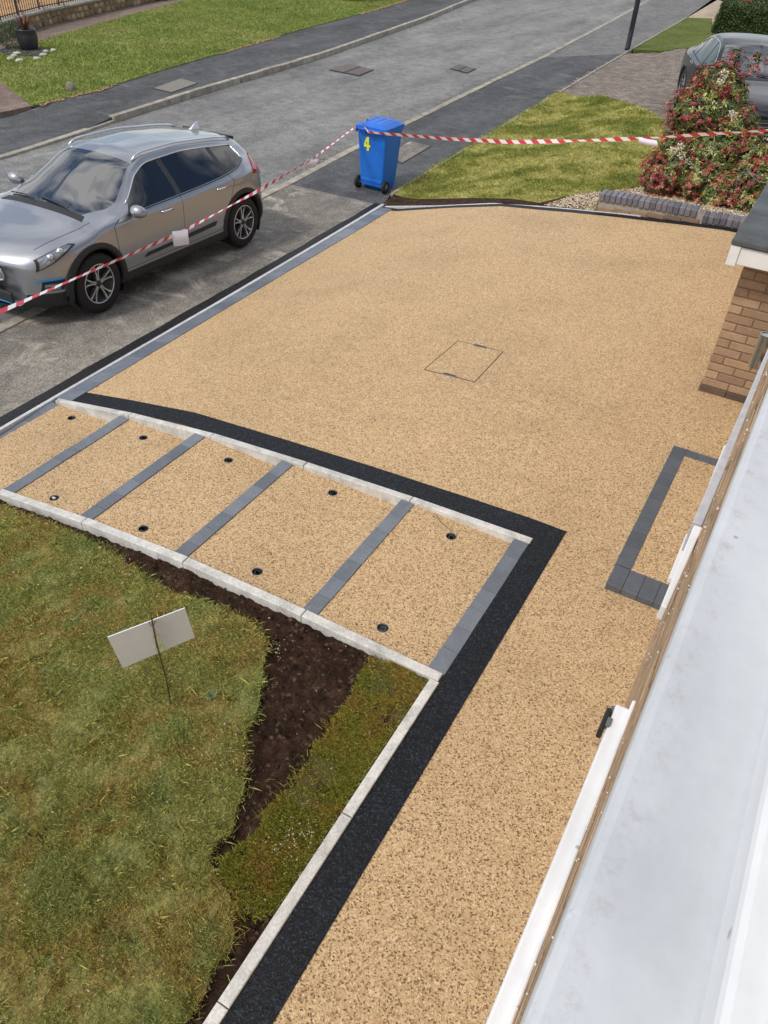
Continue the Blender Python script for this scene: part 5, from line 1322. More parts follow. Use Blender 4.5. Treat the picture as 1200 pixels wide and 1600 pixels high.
def build_car(T, paint, name, label, cat='car'):
    """T: table describing the car.  Local axes: x from nose to tail, y sideways, z up."""
    root = empty(name, (0, 0, 0), label=label, cat=cat)
    cb_ = CarBody(T['st'], T['L']); L = T['L']; WR = T['wr']; AX_ = T['axles']; NJ = cb_.P.shape[1] - 1
    side_w = T['side_windows']; ws = T['windscreen']; rs = T['rearscreen']
    brk = sorted(set([0.0, L] + [v for w in side_w for v in w] + list(ws) + list(rs)))
    xi = []
    for a, b in zip(brk, brk[1:]):
        n = max(1, int(round((b - a) / .035))); xi += list(np.linspace(a, b, n, endpoint=False))
    xi.append(L); xi = np.array(xi)
    ji = []
    jb = [0, 1, 2, 2.6, 3, 4, 5, 6.0, 6.10, 6.92, 7, 8.0, 8.12, 9, NJ]
    for a, b in zip(jb, jb[1:]):
        n = max(1, int(round((b - a) / .14))); ji += list(np.linspace(a, b, n, endpoint=False))
    ji.append(NJ); ji = np.array(ji); G = cb_.grid(xi, ji)
    R = WR + .065; wz = WR
    parts = {'body': [], 'sill_cladding': [], 'windscreen': [], 'rear_window': [], 'underside': []}
    for w in range(len(side_w)): parts['side_window%d' % w] = []
    parts['pillar'] = []
    arch_idx = {}
    def which(x, j):
        if 6.10 <= j <= 6.92:
            for k, (a, b) in enumerate(side_w):
                if a < x < b: return 'side_window%d' % k
            if side_w[0][0] < x < side_w[-1][1]: return 'pillar'
        if j > 8.12 and ws[0] < x < ws[1]: return 'windscreen'
        if j > 8.12 and rs[0] < x < rs[1]: return 'rear_window'
        if j < 2: return 'underside'
        if j < 2.6 or (T.get('clad_ends') and j < 3 and (x < .25 or x > L - .3)): return 'sill_cladding'
        return 'body'
    snap = {}
    for a in range(len(xi) - 1):
        for b in range(len(ji) - 1):
            c = (G[a, b] + G[a + 1, b] + G[a, b + 1] + G[a + 1, b + 1]) / 4
            hit = False
            if .7 < ji[b] < 5:
                for ax in AX_:
                    if (c[0] - ax) ** 2 + (c[2] - wz) ** 2 < R * R: hit = True
            if hit: continue
            parts[which((xi[a] + xi[a + 1]) / 2, (ji[b] + ji[b + 1]) / 2)].append((a, b))
    # snap ragged arch edge to the circle
    for a in range(len(xi)):
        for b in range(len(ji)):
            if .7 < ji[b] < 5.2:
                for ax in AX_:
                    dx, dz = G[a, b, 0] - ax, G[a, b, 2] - wz; r = math.hypot(dx, dz)
                    if R * .9 < r < R + .022 and r > 1e-3: G[a, b, 0] = ax + dx / r * R; G[a, b, 2] = wz + dz / r * R
    mats = {'body': paint, 'sill_cladding': M['blackplastic'] if T['clad'] else paint, 'windscreen': M['windscreen'], 'rear_window': M['privacy'], 'pillar': M['blackplastic'], 'underside': M['blackplastic']}
    def mk(key, quads, mat, label_=None, sides=(1, -1)):
        bm = bmesh.new(); vm = {}
        for sd in sides:
            for a, b in quads:
                vs = []
                for q in ((a, b), (a + 1, b), (a + 1, b + 1), (a, b + 1)):
                    kk = (q, sd if abs(G[q][1]) > 1e-5 else 0)
                    if kk not in vm: vm[kk] = bm.verts.new((G[q][0], G[q][1] * sd, G[q][2]))
                    vs.append(vm[kk])
                if len(set(vs)) < 3: continue
                try: bm.faces.new(vs if sd > 0 else vs[::-1])
                except ValueError: pass
        bmesh.ops.remove_doubles(bm, verts=bm.verts[:], dist=2e-4)
        # nose and tail caps
        if key == 'body':
            for end in (0, len(xi) - 1):
                ring = [(G[end, b][1], G[end, b][2], G[end, b][0]) for b in range(len(ji)) if ji[b] >= 1]
                lp = [Vector((x, y, z)) for y, z, x in ring] + [Vector((x, -y, z)) for y, z, x in ring[::-1] if y > 1e-4]
                cxy = sum(lp, Vector()) / len(lp); vv = [bm.verts.new(p) for p in lp]; mid = [bm.verts.new(p.lerp(cxy, .5) + Vector((-.008 if end == 0 else .008, 0, 0))) for p in lp]; cc = bm.verts.new(cxy + Vector((-.012 if end == 0 else .012, 0, 0)))
                for i in range(len(vv)):
                    k = (i + 1) % len(vv)
                    try:
                        bm.faces.new((vv[i], vv[k], mid[k], mid[i])); bm.faces.new((mid[i], mid[k], cc))
                    except ValueError: pass
            bmesh.ops.remove_doubles(bm, verts=bm.verts[:], dist=3e-4)
        bmesh.ops.recalc_face_normals(bm, faces=bm.faces[:])
        return from_bm(key, bm, mat, root, True)
    body = None
    for key, quads in parts.items():
        if not quads: continue
        if key.startswith('side_window'):
            k = int(key[-1])
            for sd in (1, -1): mk('side_window', quads, M['sideglass'] if k == 0 else M['privacy'], None, (sd,))
        elif key in ('pillar', 'sill_cladding'):
            left = set(quads)
            while left:
                comp = []; st_ = [left.pop()]
                while st_:
                    q = st_.pop(); comp.append(q)
                    for dq in ((1, 0), (-1, 0), (0, 1), (0, -1)):
                        nq = (q[0] + dq[0], q[1] + dq[1])
                        if nq in left: left.remove(nq); st_.append(nq)
                for sd in (1, -1): mk(key, comp, mats[key], None, (sd,))
        else:
            o = mk(key, quads, mats[key])
            if key == 'body': body = o
    NS = (1, -1)
    def line(x0, j0, x1, j1, n=14, off=.003, side=1):
        out = []
        for t in np.linspace(0, 1, n):
            x, j = x0 + (x1 - x0) * t, j0 + (j1 - j0) * t; p = cb_.S(x, j); nr = cb_.normal(x, j, side); out.append(Vector((p.x, p.y * side, p.z)) + nr * off)
        return out
    def patch(nm, corners, mat, side, off=.006, nu=8, nv=6, parent=root, thick=.006):
        """corners (x,j): a b c d"""
        bm = bmesh.new(); rows = []; lows = []
        for i in range(nu + 1):
            u = i / nu; r = []; lo = []
            for k in range(nv + 1):
                v = k / nv; A = [corners[0][q] * (1 - u) + corners[1][q] * u for q in (0, 1)]; B = [corners[3][q] * (1 - u) + corners[2][q] * u for q in (0, 1)]
                x, j = A[0] * (1 - v) + B[0] * v, A[1] * (1 - v) + B[1] * v; p = cb_.S(x, j); nr = cb_.normal(x, j, side); b_ = Vector((p.x, p.y * side, p.z))
                r.append(bm.verts.new(b_ + nr * off)); lo.append(b_ + nr * (off - thick))
            rows.append(r); lows.append(lo)
        for A, B in zip(rows, rows[1:]):
            for k in range(nv): bm.faces.new((A[k], A[k + 1], B[k + 1], B[k]))
        bd = [rows[i][0] for i in range(nu + 1)] + [rows[nu][k] for k in range(1, nv + 1)] + [rows[i][nv] for i in range(nu - 1, -1, -1)] + [rows[0][k] for k in range(nv - 1, 0, -1)]
        bl_ = [lows[i][0] for i in range(nu + 1)] + [lows[nu][k] for k in range(1, nv + 1)] + [lows[i][nv] for i in range(nu - 1, -1, -1)] + [lows[0][k] for k in range(nv - 1, 0, -1)]
        bw = [bm.verts.new(p) for p in bl_]
        for i in range(len(bd)):
            k = (i + 1) % len(bd); bm.faces.new((bd[i], bd[k], bw[k], bw[i]))
        bmesh.ops.recalc_face_normals(bm, faces=bm.faces[:]); return from_bm(nm, bm, mat, parent, False)
    a0, a1 = side_w[0][0], side_w[-1][1]
    for sd in NS:
        # window surround
        bm = bmesh.new(); tube(bm, line(a0 - .03, 6.9, a1, 6.98, 40, .004, sd), .008, 5); tube(bm, line(a1 + .005, 6.92, a1 + .005, 6.1, 8, .004, sd), .006, 5); from_bm('window_trim', bm, T['trimmat'], root, True)
        bm = bmesh.new(); tube(bm, line(a1, 6.05, a0 - .03, 6.05, 40, .004, sd), .007, 5); from_bm('window_seal', bm, M['blackplastic'], root, True)
        # door shut lines
        for pts_ in T['seams']:
            bm = bmesh.new(); tube(bm, [p for (x0, j0), (x1, j1) in zip(pts_, pts_[1:]) for p in line(x0, j0, x1, j1, 10, -.0015, sd)], .0045, 4); from_bm('door_seam', bm, M['blackplastic'], root)
        for hx in T['handles']:
            p = cb_.S(hx, 4.85); bm = bmesh.new(); y = (p.y + .022) * sd
            tube(bm, [(hx - .09, (p.y - .005) * sd, p.z), (hx - .075, y, p.z + .003), (hx + .075, y, p.z + .003), (hx + .09, (p.y - .005) * sd, p.z)], [.011, .013, .013, .011], 8); from_bm('door_handle', bm, T['handlemat'], root, True)
            patch('handle_recess', [(hx - .06, 4.65), (hx + .05, 4.65), (hx + .05, 5.02), (hx - .06, 5.02)], T['recessmat'], sd, .0015, 3, 3)
        # mirror
        mx0 = T['mirror']; p = cb_.S(mx0, 6.0)
        mr = empty('mirror', (0, 0, 0)); mr.parent = root; mr.location = (mx0, (p.y + .01) * sd, p.z + .02)
        bm = bmesh.new(); bmesh.ops.create_uvsphere(bm, u_segments=16, v_segments=10, radius=1)
        bmesh.ops.transform(bm, matrix=Matrix.Diagonal((.075, .112, .07, 1)), verts=bm.verts[:])
        for v in bm.verts:
            if v.co.x > .03: v.co.x = .03 + (v.co.x - .03) * .15
            v.co.x += abs(v.co.y) * .15; v.co += Vector((-.02, .125 * sd, .045))
        from_bm('mirror_cap', bm, paint if T['mirrorpaint'] else M['blackplastic'], mr, True)
        bm = bmesh.new(); box(bm, (.015, .04 * sd, .005), (.06, .12, .035)); bevel(bm, .01, 2); from_bm('mirror_arm', bm, M['blackplastic'], mr)
        # side cladding strip low on the doors
        if T['clad']:
            patch('door_moulding', [(AX_[0] + .75, 3.02), (AX_[1] - .62, 3.14), (AX_[1] - .58, 3.36), (AX_[0] + .82, 3.18)], M['blackplastic'], sd, .012, 20, 2)
        # wheel arches
        for ax in AX_:
            bm = bmesh.new(); ri, ro = R - .012, R + (.052 if T['clad'] else .004); rows = []
            for t in np.linspace(rad(-24), rad(204), 34):
                row = []
                for rr_ in (ri, (ri + ro) / 2, ro):
                    x, z = ax + rr_ * math.cos(t), wz + rr_ * math.sin(t); z = max(z, T['zlow'] + .02)
                    js = np.linspace(1.6, 5.6, 41); zz_ = [cb_.S(x, jj).z for jj in js[::5]]
                    jj = np.interp(z, zz_, js[::5]); yy = cb_.S(x, jj).y
                    row.append(bm.verts.new((x, (yy + (.012 if rr_ != ro else .004)) * sd, z)))
                inner = bm.verts.new((row[0].co.x, row[0].co.y - .10 * sd, row[0].co.z)); rows.append([inner] + row)
            for A, B in zip(rows, rows[1:]):
                for k in range(3): bm.faces.new((A[k], A[k + 1], B[k + 1], B[k]))
            bmesh.ops.recalc_face_normals(bm, faces=bm.faces[:]); from_bm('wheel_arch', bm, M['blackplastic'] if T['clad'] else paint, root, True)
            bm = bmesh.new(); yo = cb_.S(ax, 3).y - .03; rows = []
            for t in np.linspace(rad(-30), rad(210), 26):
                rows.append([bm.verts.new((ax + (R - .005) * math.cos(t), yy * sd, max(wz + (R - .005) * math.sin(t), .12))) for yy in (yo, yo - .34)])
            for A, B in zip(rows, rows[1:]): bm.faces.new((A[0], A[1], B[1], B[0]))
            bm.faces.new([r_[1] for r_ in rows]); from_bm('wheel_housing', bm, M['blackplastic'], root)
        # lamps
        for nm, cs, mt, of in T['patches']:
            patch(nm, cs, mt, sd, of, 10, 6)
    # wheels
    def wheel(ax, sd):
        yw = T['track'] * sd; w_ = empty('wheel', (0, 0, 0)); w_.parent = root; w_.location = (ax, yw, WR)
        tw = .215
        bm = bmesh.new(); prof = [(WR - .115, tw / 2 - .012), (WR - .06, tw / 2), (WR - .02, tw / 2 - .012), (WR, tw / 2 - .035), (WR, .03), (WR - .006, .024), (WR - .006, -.024), (WR, -.03), (WR, -tw / 2 + .035), (WR - .02, -tw / 2 + .01), (WR - .06, -tw / 2), (WR - .115, -tw / 2 + .012)]
        lathe(bm, prof, 48, 'Y'); bmesh.ops.recalc_face_normals(bm, faces=bm.faces[:]); from_bm('tyre', bm, M['rubber'], w_, True)
        s0 = sd; rr_ = WR - .112
        bm = bmesh.new(); lathe(bm, [(rr_ + .002, s0 * .092), (rr_ - .008, s0 * .098), (rr_ - .016, s0 * .090), (rr_ - .02, s0 * .03), (.05, s0 * .02)], 40, 'Y'); bmesh.ops.recalc_face_normals(bm, faces=bm.faces[:]); rim = from_bm('rim', bm, M['alloy_dark'], w_, True)
        bm = bmesh.new(); lathe(bm, [(rr_ + .003, s0 * .094), (rr_ - .010, s0 * .101), (rr_ - .013, s0 * .094)], 40, 'Y'); bmesh.ops.recalc_face_normals(bm, faces=bm.faces[:]); from_bm('rim_lip', bm, M['alloy'], w_, True)
        for k in range(5):
            a = 2 * math.pi * k / 5 + .3
            for sgn in (-1, 1):
                bm = bmesh.new(); d_ = Vector((math.cos(a), 0, math.sin(a))); t_ = Vector((-math.sin(a), 0, math.cos(a)))
                q = []
                for (r_, tt, ww, yy) in ((.035, .010, .018, .080), (.10, .012, .016, .078), (.17, .030, .018, .082), (rr_ - .012, .052, .024, .092)):
                    q.append([bm.verts.new(d_ * r_ + t_ * (sgn * tt + o_) + Vector((0, s0 * (yy - dd_), 0))) for o_, dd_ in ((-ww / 2, 0), (ww / 2, 0), (ww / 2 + .004, .03), (-ww / 2 - .004, .03))])
                for A, B in zip(q, q[1:]):
                    for i in range(4): bm.faces.new((A[i], A[(i + 1) % 4], B[(i + 1) % 4], B[i]))
                bmesh.ops.recalc_face_normals(bm, faces=bm.faces[:]); from_bm('spoke', bm, M['alloy'], w_)
        bm = bmesh.new(); lathe(bm, [(0, s0 * .092), (.028, s0 * .090), (.034, s0 * .080), (.034, s0 * .04)], 20, 'Y'); bmesh.ops.recalc_face_normals(bm, faces=bm.faces[:]); from_bm('hub_cap', bm, M['alloy_dark'], w_, True)
    for ax in AX_:
        for sd in NS: wheel(ax, sd)
    # cabin
    cx0 = T['cowl']
    bm = bmesh.new(); box(bm, (cx0 + .33, 0, .86), (.5, 1.34, .16)); bevel(bm, .04, 2); from_bm('dashboard', bm, M['blackplastic'], root)
    bm = bmesh.new(); tube(bm, [(cx0 + .66 + .05 * math.sin(t), .37 * T['wheelside'] + .17 * math.cos(t), .93 + .15 * math.sin(t)) for t in np.linspace(0, 6.283, 20, endpoint=False)], .014, 6, True); from_bm('steering_wheel', bm, M['blackplastic'], root, True)
    for sx, xs_ in ((.37, cx0 + 1.05), (-.37, cx0 + 1.05), (.37, cx0 + 1.95), (-.37, cx0 + 1.95), (0, cx0 + 1.95)):
        bm = bmesh.new(); box(bm, (xs_, sx, .55), (.5, .46, .14)); g = box(bm, (xs_ + .27, sx, .85), (.12, .46, .58)); box(bm, (xs_ + .30, sx, T['roofz'] - .30), (.09, .24, .17)); bevel(bm, .02, 2); from_bm('seat', bm, M['seatcloth'], root)
    bm = bmesh.new(); box(bm, (L / 2 + .2, 0, .36), (2.6, 1.5, .06)); from_bm('cabin_floor', bm, M['blackplastic'], root)
    bm = bmesh.new(); box(bm, (ws[1] - .10, 0, T['roofz'] - .16), (.03, .2, .06)); bevel(bm, .008); from_bm('rear_view_mirror', bm, M['blackplastic'], root)
    # bonnet shut line, scuttle, wipers
    for sd in NS:
        bm = bmesh.new(); tube(bm, line(.22, 7.5, cx0 - .02, 7.25, 24, -.001, sd), .004, 4); from_bm('bonnet_seam', bm, M['blackplastic'], root)
    patch('scuttle', [(ws[0] - .07, 7.6), (ws[0] + .02, 7.9), (ws[0] + .02, NJ), (ws[0] - .07, NJ)], M['blackplastic'], 1, .004, 3, 10); patch('scuttle', [(ws[0] - .07, 7.6), (ws[0] + .02, 7.9), (ws[0] + .02, NJ), (ws[0] - .07, NJ)], M['blackplastic'], -1, .004, 3, 10)
    for y0, y1 in ((-.35, .12), (.18, .62)):
        bm = bmesh.new(); pA = []
        for t in np.linspace(0, 1, 8):
            y = y0 + (y1 - y0) * t; x = ws[0] + .03 + .05 * t; js = np.linspace(8, NJ, 9); ys = [cb_.S(x, q_).y for q_ in js][::-1]; jj = np.interp(abs(y), ys, js[::-1]); p = cb_.S(x, jj); pA.append((p.x - .004, y, p.z + .016))
        tube(bm, pA, .008, 5); from_bm('wiper', bm, M['blackplastic'], root)
    return root, cb_, patch, line

def STN(x, *p): return (x, p)
# compact SUV: eleven section points per station (y, z) from underside centre to roof centre
suv = dict(L=4.36, wr=.335, axles=(.86, 3.56), zlow=.20, track=.785, roofz=1.53, cowl=1.22, clad=True, clad_ends=True, mirrorpaint=True, wheelside=-1,
    side_windows=[(1.66, 2.36), (2.44, 3.30), (3.38, 3.82)], windscreen=(1.22, 2.06), rearscreen=(4.06, 4.24), mirror=1.68,
    seams=[[(1.42, 3.0), (1.38, 5.2), (1.50, 6.0)], [(2.40, 2.7), (2.40, 6.0), (2.40, 6.9)], [(3.30, 3.9), (3.42, 5.0), (3.36, 6.0)], [(3.14, 2.75), (3.16, 3.3), (3.30, 3.9)], [(1.42, 2.75), (3.14, 2.75)]],
    handles=(2.18, 3.14),
    st=[
 STN(0.00, (0,.24),(.45,.24),(.52,.27),(.58,.38),(.60,.50),(.58,.60),(.55,.655),(.48,.675),(.38,.69),(.20,.70),(0,.70)),
 STN(0.06, (0,.22),(.55,.22),(.64,.25),(.70,.38),(.72,.52),(.70,.64),(.66,.715),(.58,.745),(.44,.765),(.22,.78),(0,.785)),
 STN(0.22, (0,.20),(.70,.20),(.79,.24),(.82,.38),(.835,.54),(.82,.70),(.77,.79),(.67,.83),(.50,.855),(.25,.875),(0,.88)),
 STN(0.50, (0,.20),(.76,.20),(.86,.24),(.885,.38),(.89,.56),(.88,.75),(.83,.855),(.72,.895),(.53,.925),(.27,.945),(0,.95)),
 STN(0.86, (0,.20),(.77,.20),(.875,.24),(.90,.38),(.905,.58),(.895,.80),(.85,.905),(.74,.94),(.55,.975),(.28,.995),(0,1.0)),
 STN(1.15, (0,.20),(.77,.20),(.875,.24),(.89,.40),(.895,.62),(.89,.85),(.85,.945),(.75,.975),(.56,1.01),(.28,1.035),(0,1.04)),
 STN(1.30, (0,.20),(.77,.20),(.875,.24),(.885,.41),(.89,.64),(.885,.88),(.85,.965),(.77,.99),(.60,1.03),(.30,1.075),(0,1.085)),
 STN(1.50, (0,.20),(.77,.20),(.875,.24),(.88,.42),(.885,.66),(.885,.90),(.85,.975),(.79,1.02),(.73,1.07),(.38,1.17),(0,1.20)),
 STN(1.75, (0,.20),(.77,.20),(.875,.24),(.88,.42),(.885,.67),(.885,.91),(.85,.98),(.745,1.18),(.70,1.235),(.37,1.33),(0,1.36)),
 STN(2.00, (0,.20),(.77,.20),(.875,.24),(.88,.42),(.885,.67),(.89,.915),(.855,.985),(.695,1.34),(.655,1.395),(.36,1.455),(0,1.475)),
 STN(2.25, (0,.20),(.77,.20),(.875,.24),(.88,.42),(.885,.67),(.89,.92),(.855,.99),(.665,1.42),(.625,1.475),(.35,1.515),(0,1.53)),
 STN(2.70, (0,.20),(.77,.20),(.875,.24),(.88,.42),(.885,.67),(.89,.935),(.855,1.005),(.65,1.445),(.61,1.50),(.35,1.54),(0,1.55)),
 STN(3.20, (0,.20),(.77,.20),(.875,.24),(.885,.42),(.89,.68),(.895,.95),(.85,1.03),(.645,1.435),(.60,1.49),(.35,1.53),(0,1.54)),
 STN(3.56, (0,.20),(.77,.20),(.88,.25),(.90,.42),(.905,.68),(.90,.96),(.84,1.07),(.64,1.41),(.595,1.47),(.34,1.51),(0,1.52)),
 STN(3.85, (0,.22),(.76,.22),(.87,.27),(.895,.42),(.90,.68),(.885,.96),(.81,1.16),(.625,1.375),(.58,1.435),(.33,1.475),(0,1.485)),
 STN(4.06, (0,.25),(.74,.25),(.85,.30),(.88,.44),(.885,.68),(.86,.97),(.76,1.17),(.60,1.33),(.55,1.385),(.32,1.43),(0,1.44)),
 STN(4.22, (0,.28),(.70,.28),(.81,.34),(.85,.48),(.855,.70),(.81,.96),(.70,1.06),(.60,1.12),(.50,1.16),(.30,1.18),(0,1.19)),
 STN(4.32, (0,.32),(.64,.32),(.74,.38),(.79,.50),(.79,.70),(.74,.90),(.66,.96),(.56,.99),(.45,1.01),(.26,1.02),(0,1.02)),
 STN(4.36, (0,.38),(.55,.38),(.62,.42),(.66,.52),(.66,.66),(.62,.78),(.56,.83),(.48,.85),(.38,.86),(.2,.87),(0,.87))])
XM = lambda x: float(np.interp(x, [0, .86, 1.22, 2.06, 2.4, 3.56, 4.36], [0, .86, 1.04, 1.90, 2.36, 3.53, 4.30]))
suv['st'] = [(XM(x), tuple((y * (1 - .19 * max(0, min(1, (z - 1.03) / .40))), z if z < .5 else .5 + (z - .5) * .90 - .075 * max(0, min(1, (x - 2.3) / 1.4)) * max(0, min(1, (z - 1.1) / .3))) for y, z in p)) for x, p in suv['st']]
for k_ in ('side_windows',): suv[k_] = [(XM(a), XM(b)) for a, b in suv[k_]]
for k_ in ('windscreen', 'rearscreen'): suv[k_] = tuple(XM(a) for a in suv[k_])
for k_ in ('cowl', 'mirror', 'L'): suv[k_] = XM(suv[k_])
suv['handles'] = tuple(XM(a) for a in suv['handles']); suv['seams'] = [[(XM(a), b) for a, b in q] for q in suv['seams']]; suv['roofz'] = 1.43
suv['trimmat'] = M['chrome']; suv['handlemat'] = M['chrome']; suv['recessmat'] = M['silver']
suv['patches'] = [('headlight', [(.05, 5.0), (.56, 6.0), (.50, 6.45), (.10, 6.6)], M['blackplastic'], .004),
                  ('headlight_lens', [(.075, 5.15), (.50, 6.06), (.46, 6.38), (.12, 6.45)], M['clearlamp'], .009),
                  ('fog_housing', [(.05, 3.25), (.22, 3.2), (.24, 3.9), (.06, 4.1)], M['blackplastic'], .005),
                  ('fog_lamp', [(.07, 3.30), (.18, 3.28), (.19, 3.42), (.075, 3.46)], M['clearlamp'], .010),
                  ('fog_lamp', [(.07, 3.55), (.18, 3.52), (.19, 3.66), (.075, 3.72)], M['clearlamp'], .010),
                  ('blue_accent', [(.03, 4.02), (.22, 3.92), (.22, 4.0), (.03, 4.14)], M['bluetrim'], .010),
                  ('tail_light', [(3.90, 5.0), (4.22, 4.7), (4.26, 6.0), (4.06, 6.3)], M['redlamp'], .010)]
SUVZ = zf(-7.5, 5.5)
car, cbs, patch, line_ = build_car(suv, M['silver'], 'parked_suv', 'silver grey compact SUV parked half on the pavement at the left', 'car')
# SUV specific pieces
for sd in (1, -1):
    for hx, hj in ((.20, 6.0), (.33, 6.12)):
        p = cbs.S(hx, hj); nr = cbs.normal(hx, hj, sd); bm = bmesh.new(); bmesh.ops.create_uvsphere(bm, u_segments=14, v_segments=8, radius=.036)
        o = from_bm('headlamp_bulb', bm, M['chrome'], car, True); o.location = Vector((p.x, p.y * sd, p.z)) + nr * .002
for sd in (1, -1):
    bm = bmesh.new(); pts_ = line_(2.0, 8.2, 3.82, 8.15, 30, .034, sd); pts_[0] = pts_[0] - Vector((.05, 0, .034)); pts_[-1] = pts_[-1] + Vector((.05, 0, -.034)); tube(bm, pts_, .0135, 8); from_bm('roof_rail', bm, M['chrome'], car, True)
bm = bmesh.new(); v = [bm.verts.new(p) for p in ((3.72, -.022, 1.50), (3.72, .022, 1.50), (3.90, .03, 1.485), (3.90, -.03, 1.485), (3.86, 0, 1.58), (3.89, 0, 1.585))]
for f in ((0, 1, 4), (1, 2, 5, 4), (0, 4, 5, 3), (2, 3, 5), (0, 3, 2, 1)): bm.faces.new([v[i] for i in f])
for q in v: q.co.z -= .155; q.co.x -= .10
bmesh.ops.recalc_face_normals(bm, faces=bm.faces[:]); bevel(bm, .006, 2); from_bm('shark_fin_aerial', bm, M['white_trim'], car)
bm = bmesh.new(); box(bm, (3.99, 0, 1.252), (.17, .76, .045), Matrix.Rotation(rad(14), 3, 'Y')); bevel(bm, .01, 2); from_bm('spoiler', bm, M['blackplastic'], car)
bm = bmesh.new(); box(bm, (-.018, 0, .60), (.02, .86, .13)); bevel(bm, .009, 3); gr = from_bm('grille_panel', bm, M['silver'], car)
for k in range(12):
    bm = bmesh.new(); tube(bm, [(-.030, -.40 + k * .072, .60 + .03 * math.cos(t)) if False else (-.030, -.40 + k * .072 + .026 * math.cos(t), .60 + .026 * math.sin(t)) for t in np.linspace(0, 6.283, 7)[:-1]], .003, 4, True); from_bm('grille_hexagon', bm, M['greyplastic'], gr)
bm = bmesh.new(); tube(bm, [(-.026, .45 * math.copysign(abs(math.cos(t)) ** .5, math.cos(t)), .60 + .075 * math.copysign(abs(math.sin(t)) ** .6, math.sin(t))) for t in np.linspace(0, 6.283, 40)[:-1]], .007, 5, True); from_bm('grille_surround', bm, M['chrome'], car)
bm = bmesh.new(); box(bm, (-.010, 0, .36), (.03, 1.0, .13)); bevel(bm, .02, 2); from_bm('lower_intake', bm, M['blackplastic'], car)
bm = bmesh.new(); tube(bm, [(.05, -.60, .335), (-.012, -.46, .30), (-.028, 0, .285), (-.012, .46, .30), (.05, .60, .335)], .011, 6); from_bm('blue_accent', bm, M['bluetrim'], car, True)
def plate(car_, x, z, text, w=.52, tx=0.0, sz=.085):
    bm = bmesh.new(); box(bm, (0, 0, 0), (.01, w, .112)); bevel(bm, .003); p = from_bm('number_plate', bm, M['white_trim'], car_); p.location = (x, 0, z)
    cu = bpy.data.curves.new('plate_text', 'FONT'); cu.body = text; cu.size = sz; cu.extrude = .001; cu.align_x = 'RIGHT' if tx else 'CENTER'; cu.align_y = 'CENTER'
    tmp = bpy.data.objects.new('plate_text', cu); COL.objects.link(tmp); bpy.context.view_layer.update()
    me = bpy.data.meshes.new_from_object(tmp.evaluated_get(bpy.context.evaluated_depsgraph_get())); bpy.data.objects.remove(tmp)
    me.materials.clear(); me.materials.append(M['blackplastic']); o = bpy.data.objects.new('plate_text', me); COL.objects.link(o); o.parent = p
    o.matrix_local = Matrix.Translation((-.0065, tx, -.003)) @ Matrix(((0, 0, -1, 0), (-1, 0, 0, 0), (0, 1, 0, 0), (0, 0, 0, 1)))
    return p
plate(car, -.036, .47, 'J', tx=-.24)
# place: nose towards the camera side, along the street
pitch = math.atan2(zf(-7.5, 8.2) - zf(-7.5, 5.5), 2.7)
def place(c, nose, yaw, z, pitch=0):
    c.rotation_mode = 'XYZ'; c.matrix_world = Matrix.Translation((nose[0], nose[1], z)) @ Matrix.Rotation(math.pi / 2 + yaw, 4, 'Z') @ Matrix.Rotation(-pitch, 4, 'Y')
    loc, rot, _ = c.matrix_world.decompose(); c.rotation_euler = rot.to_euler(); c.location = loc
place(car, (-7.45, 4.71), rad(.6), zf(-7.5, 5.5) + .012 + .86 * math.tan(-pitch) , pitch); car.scale = (.962, .972, .985)

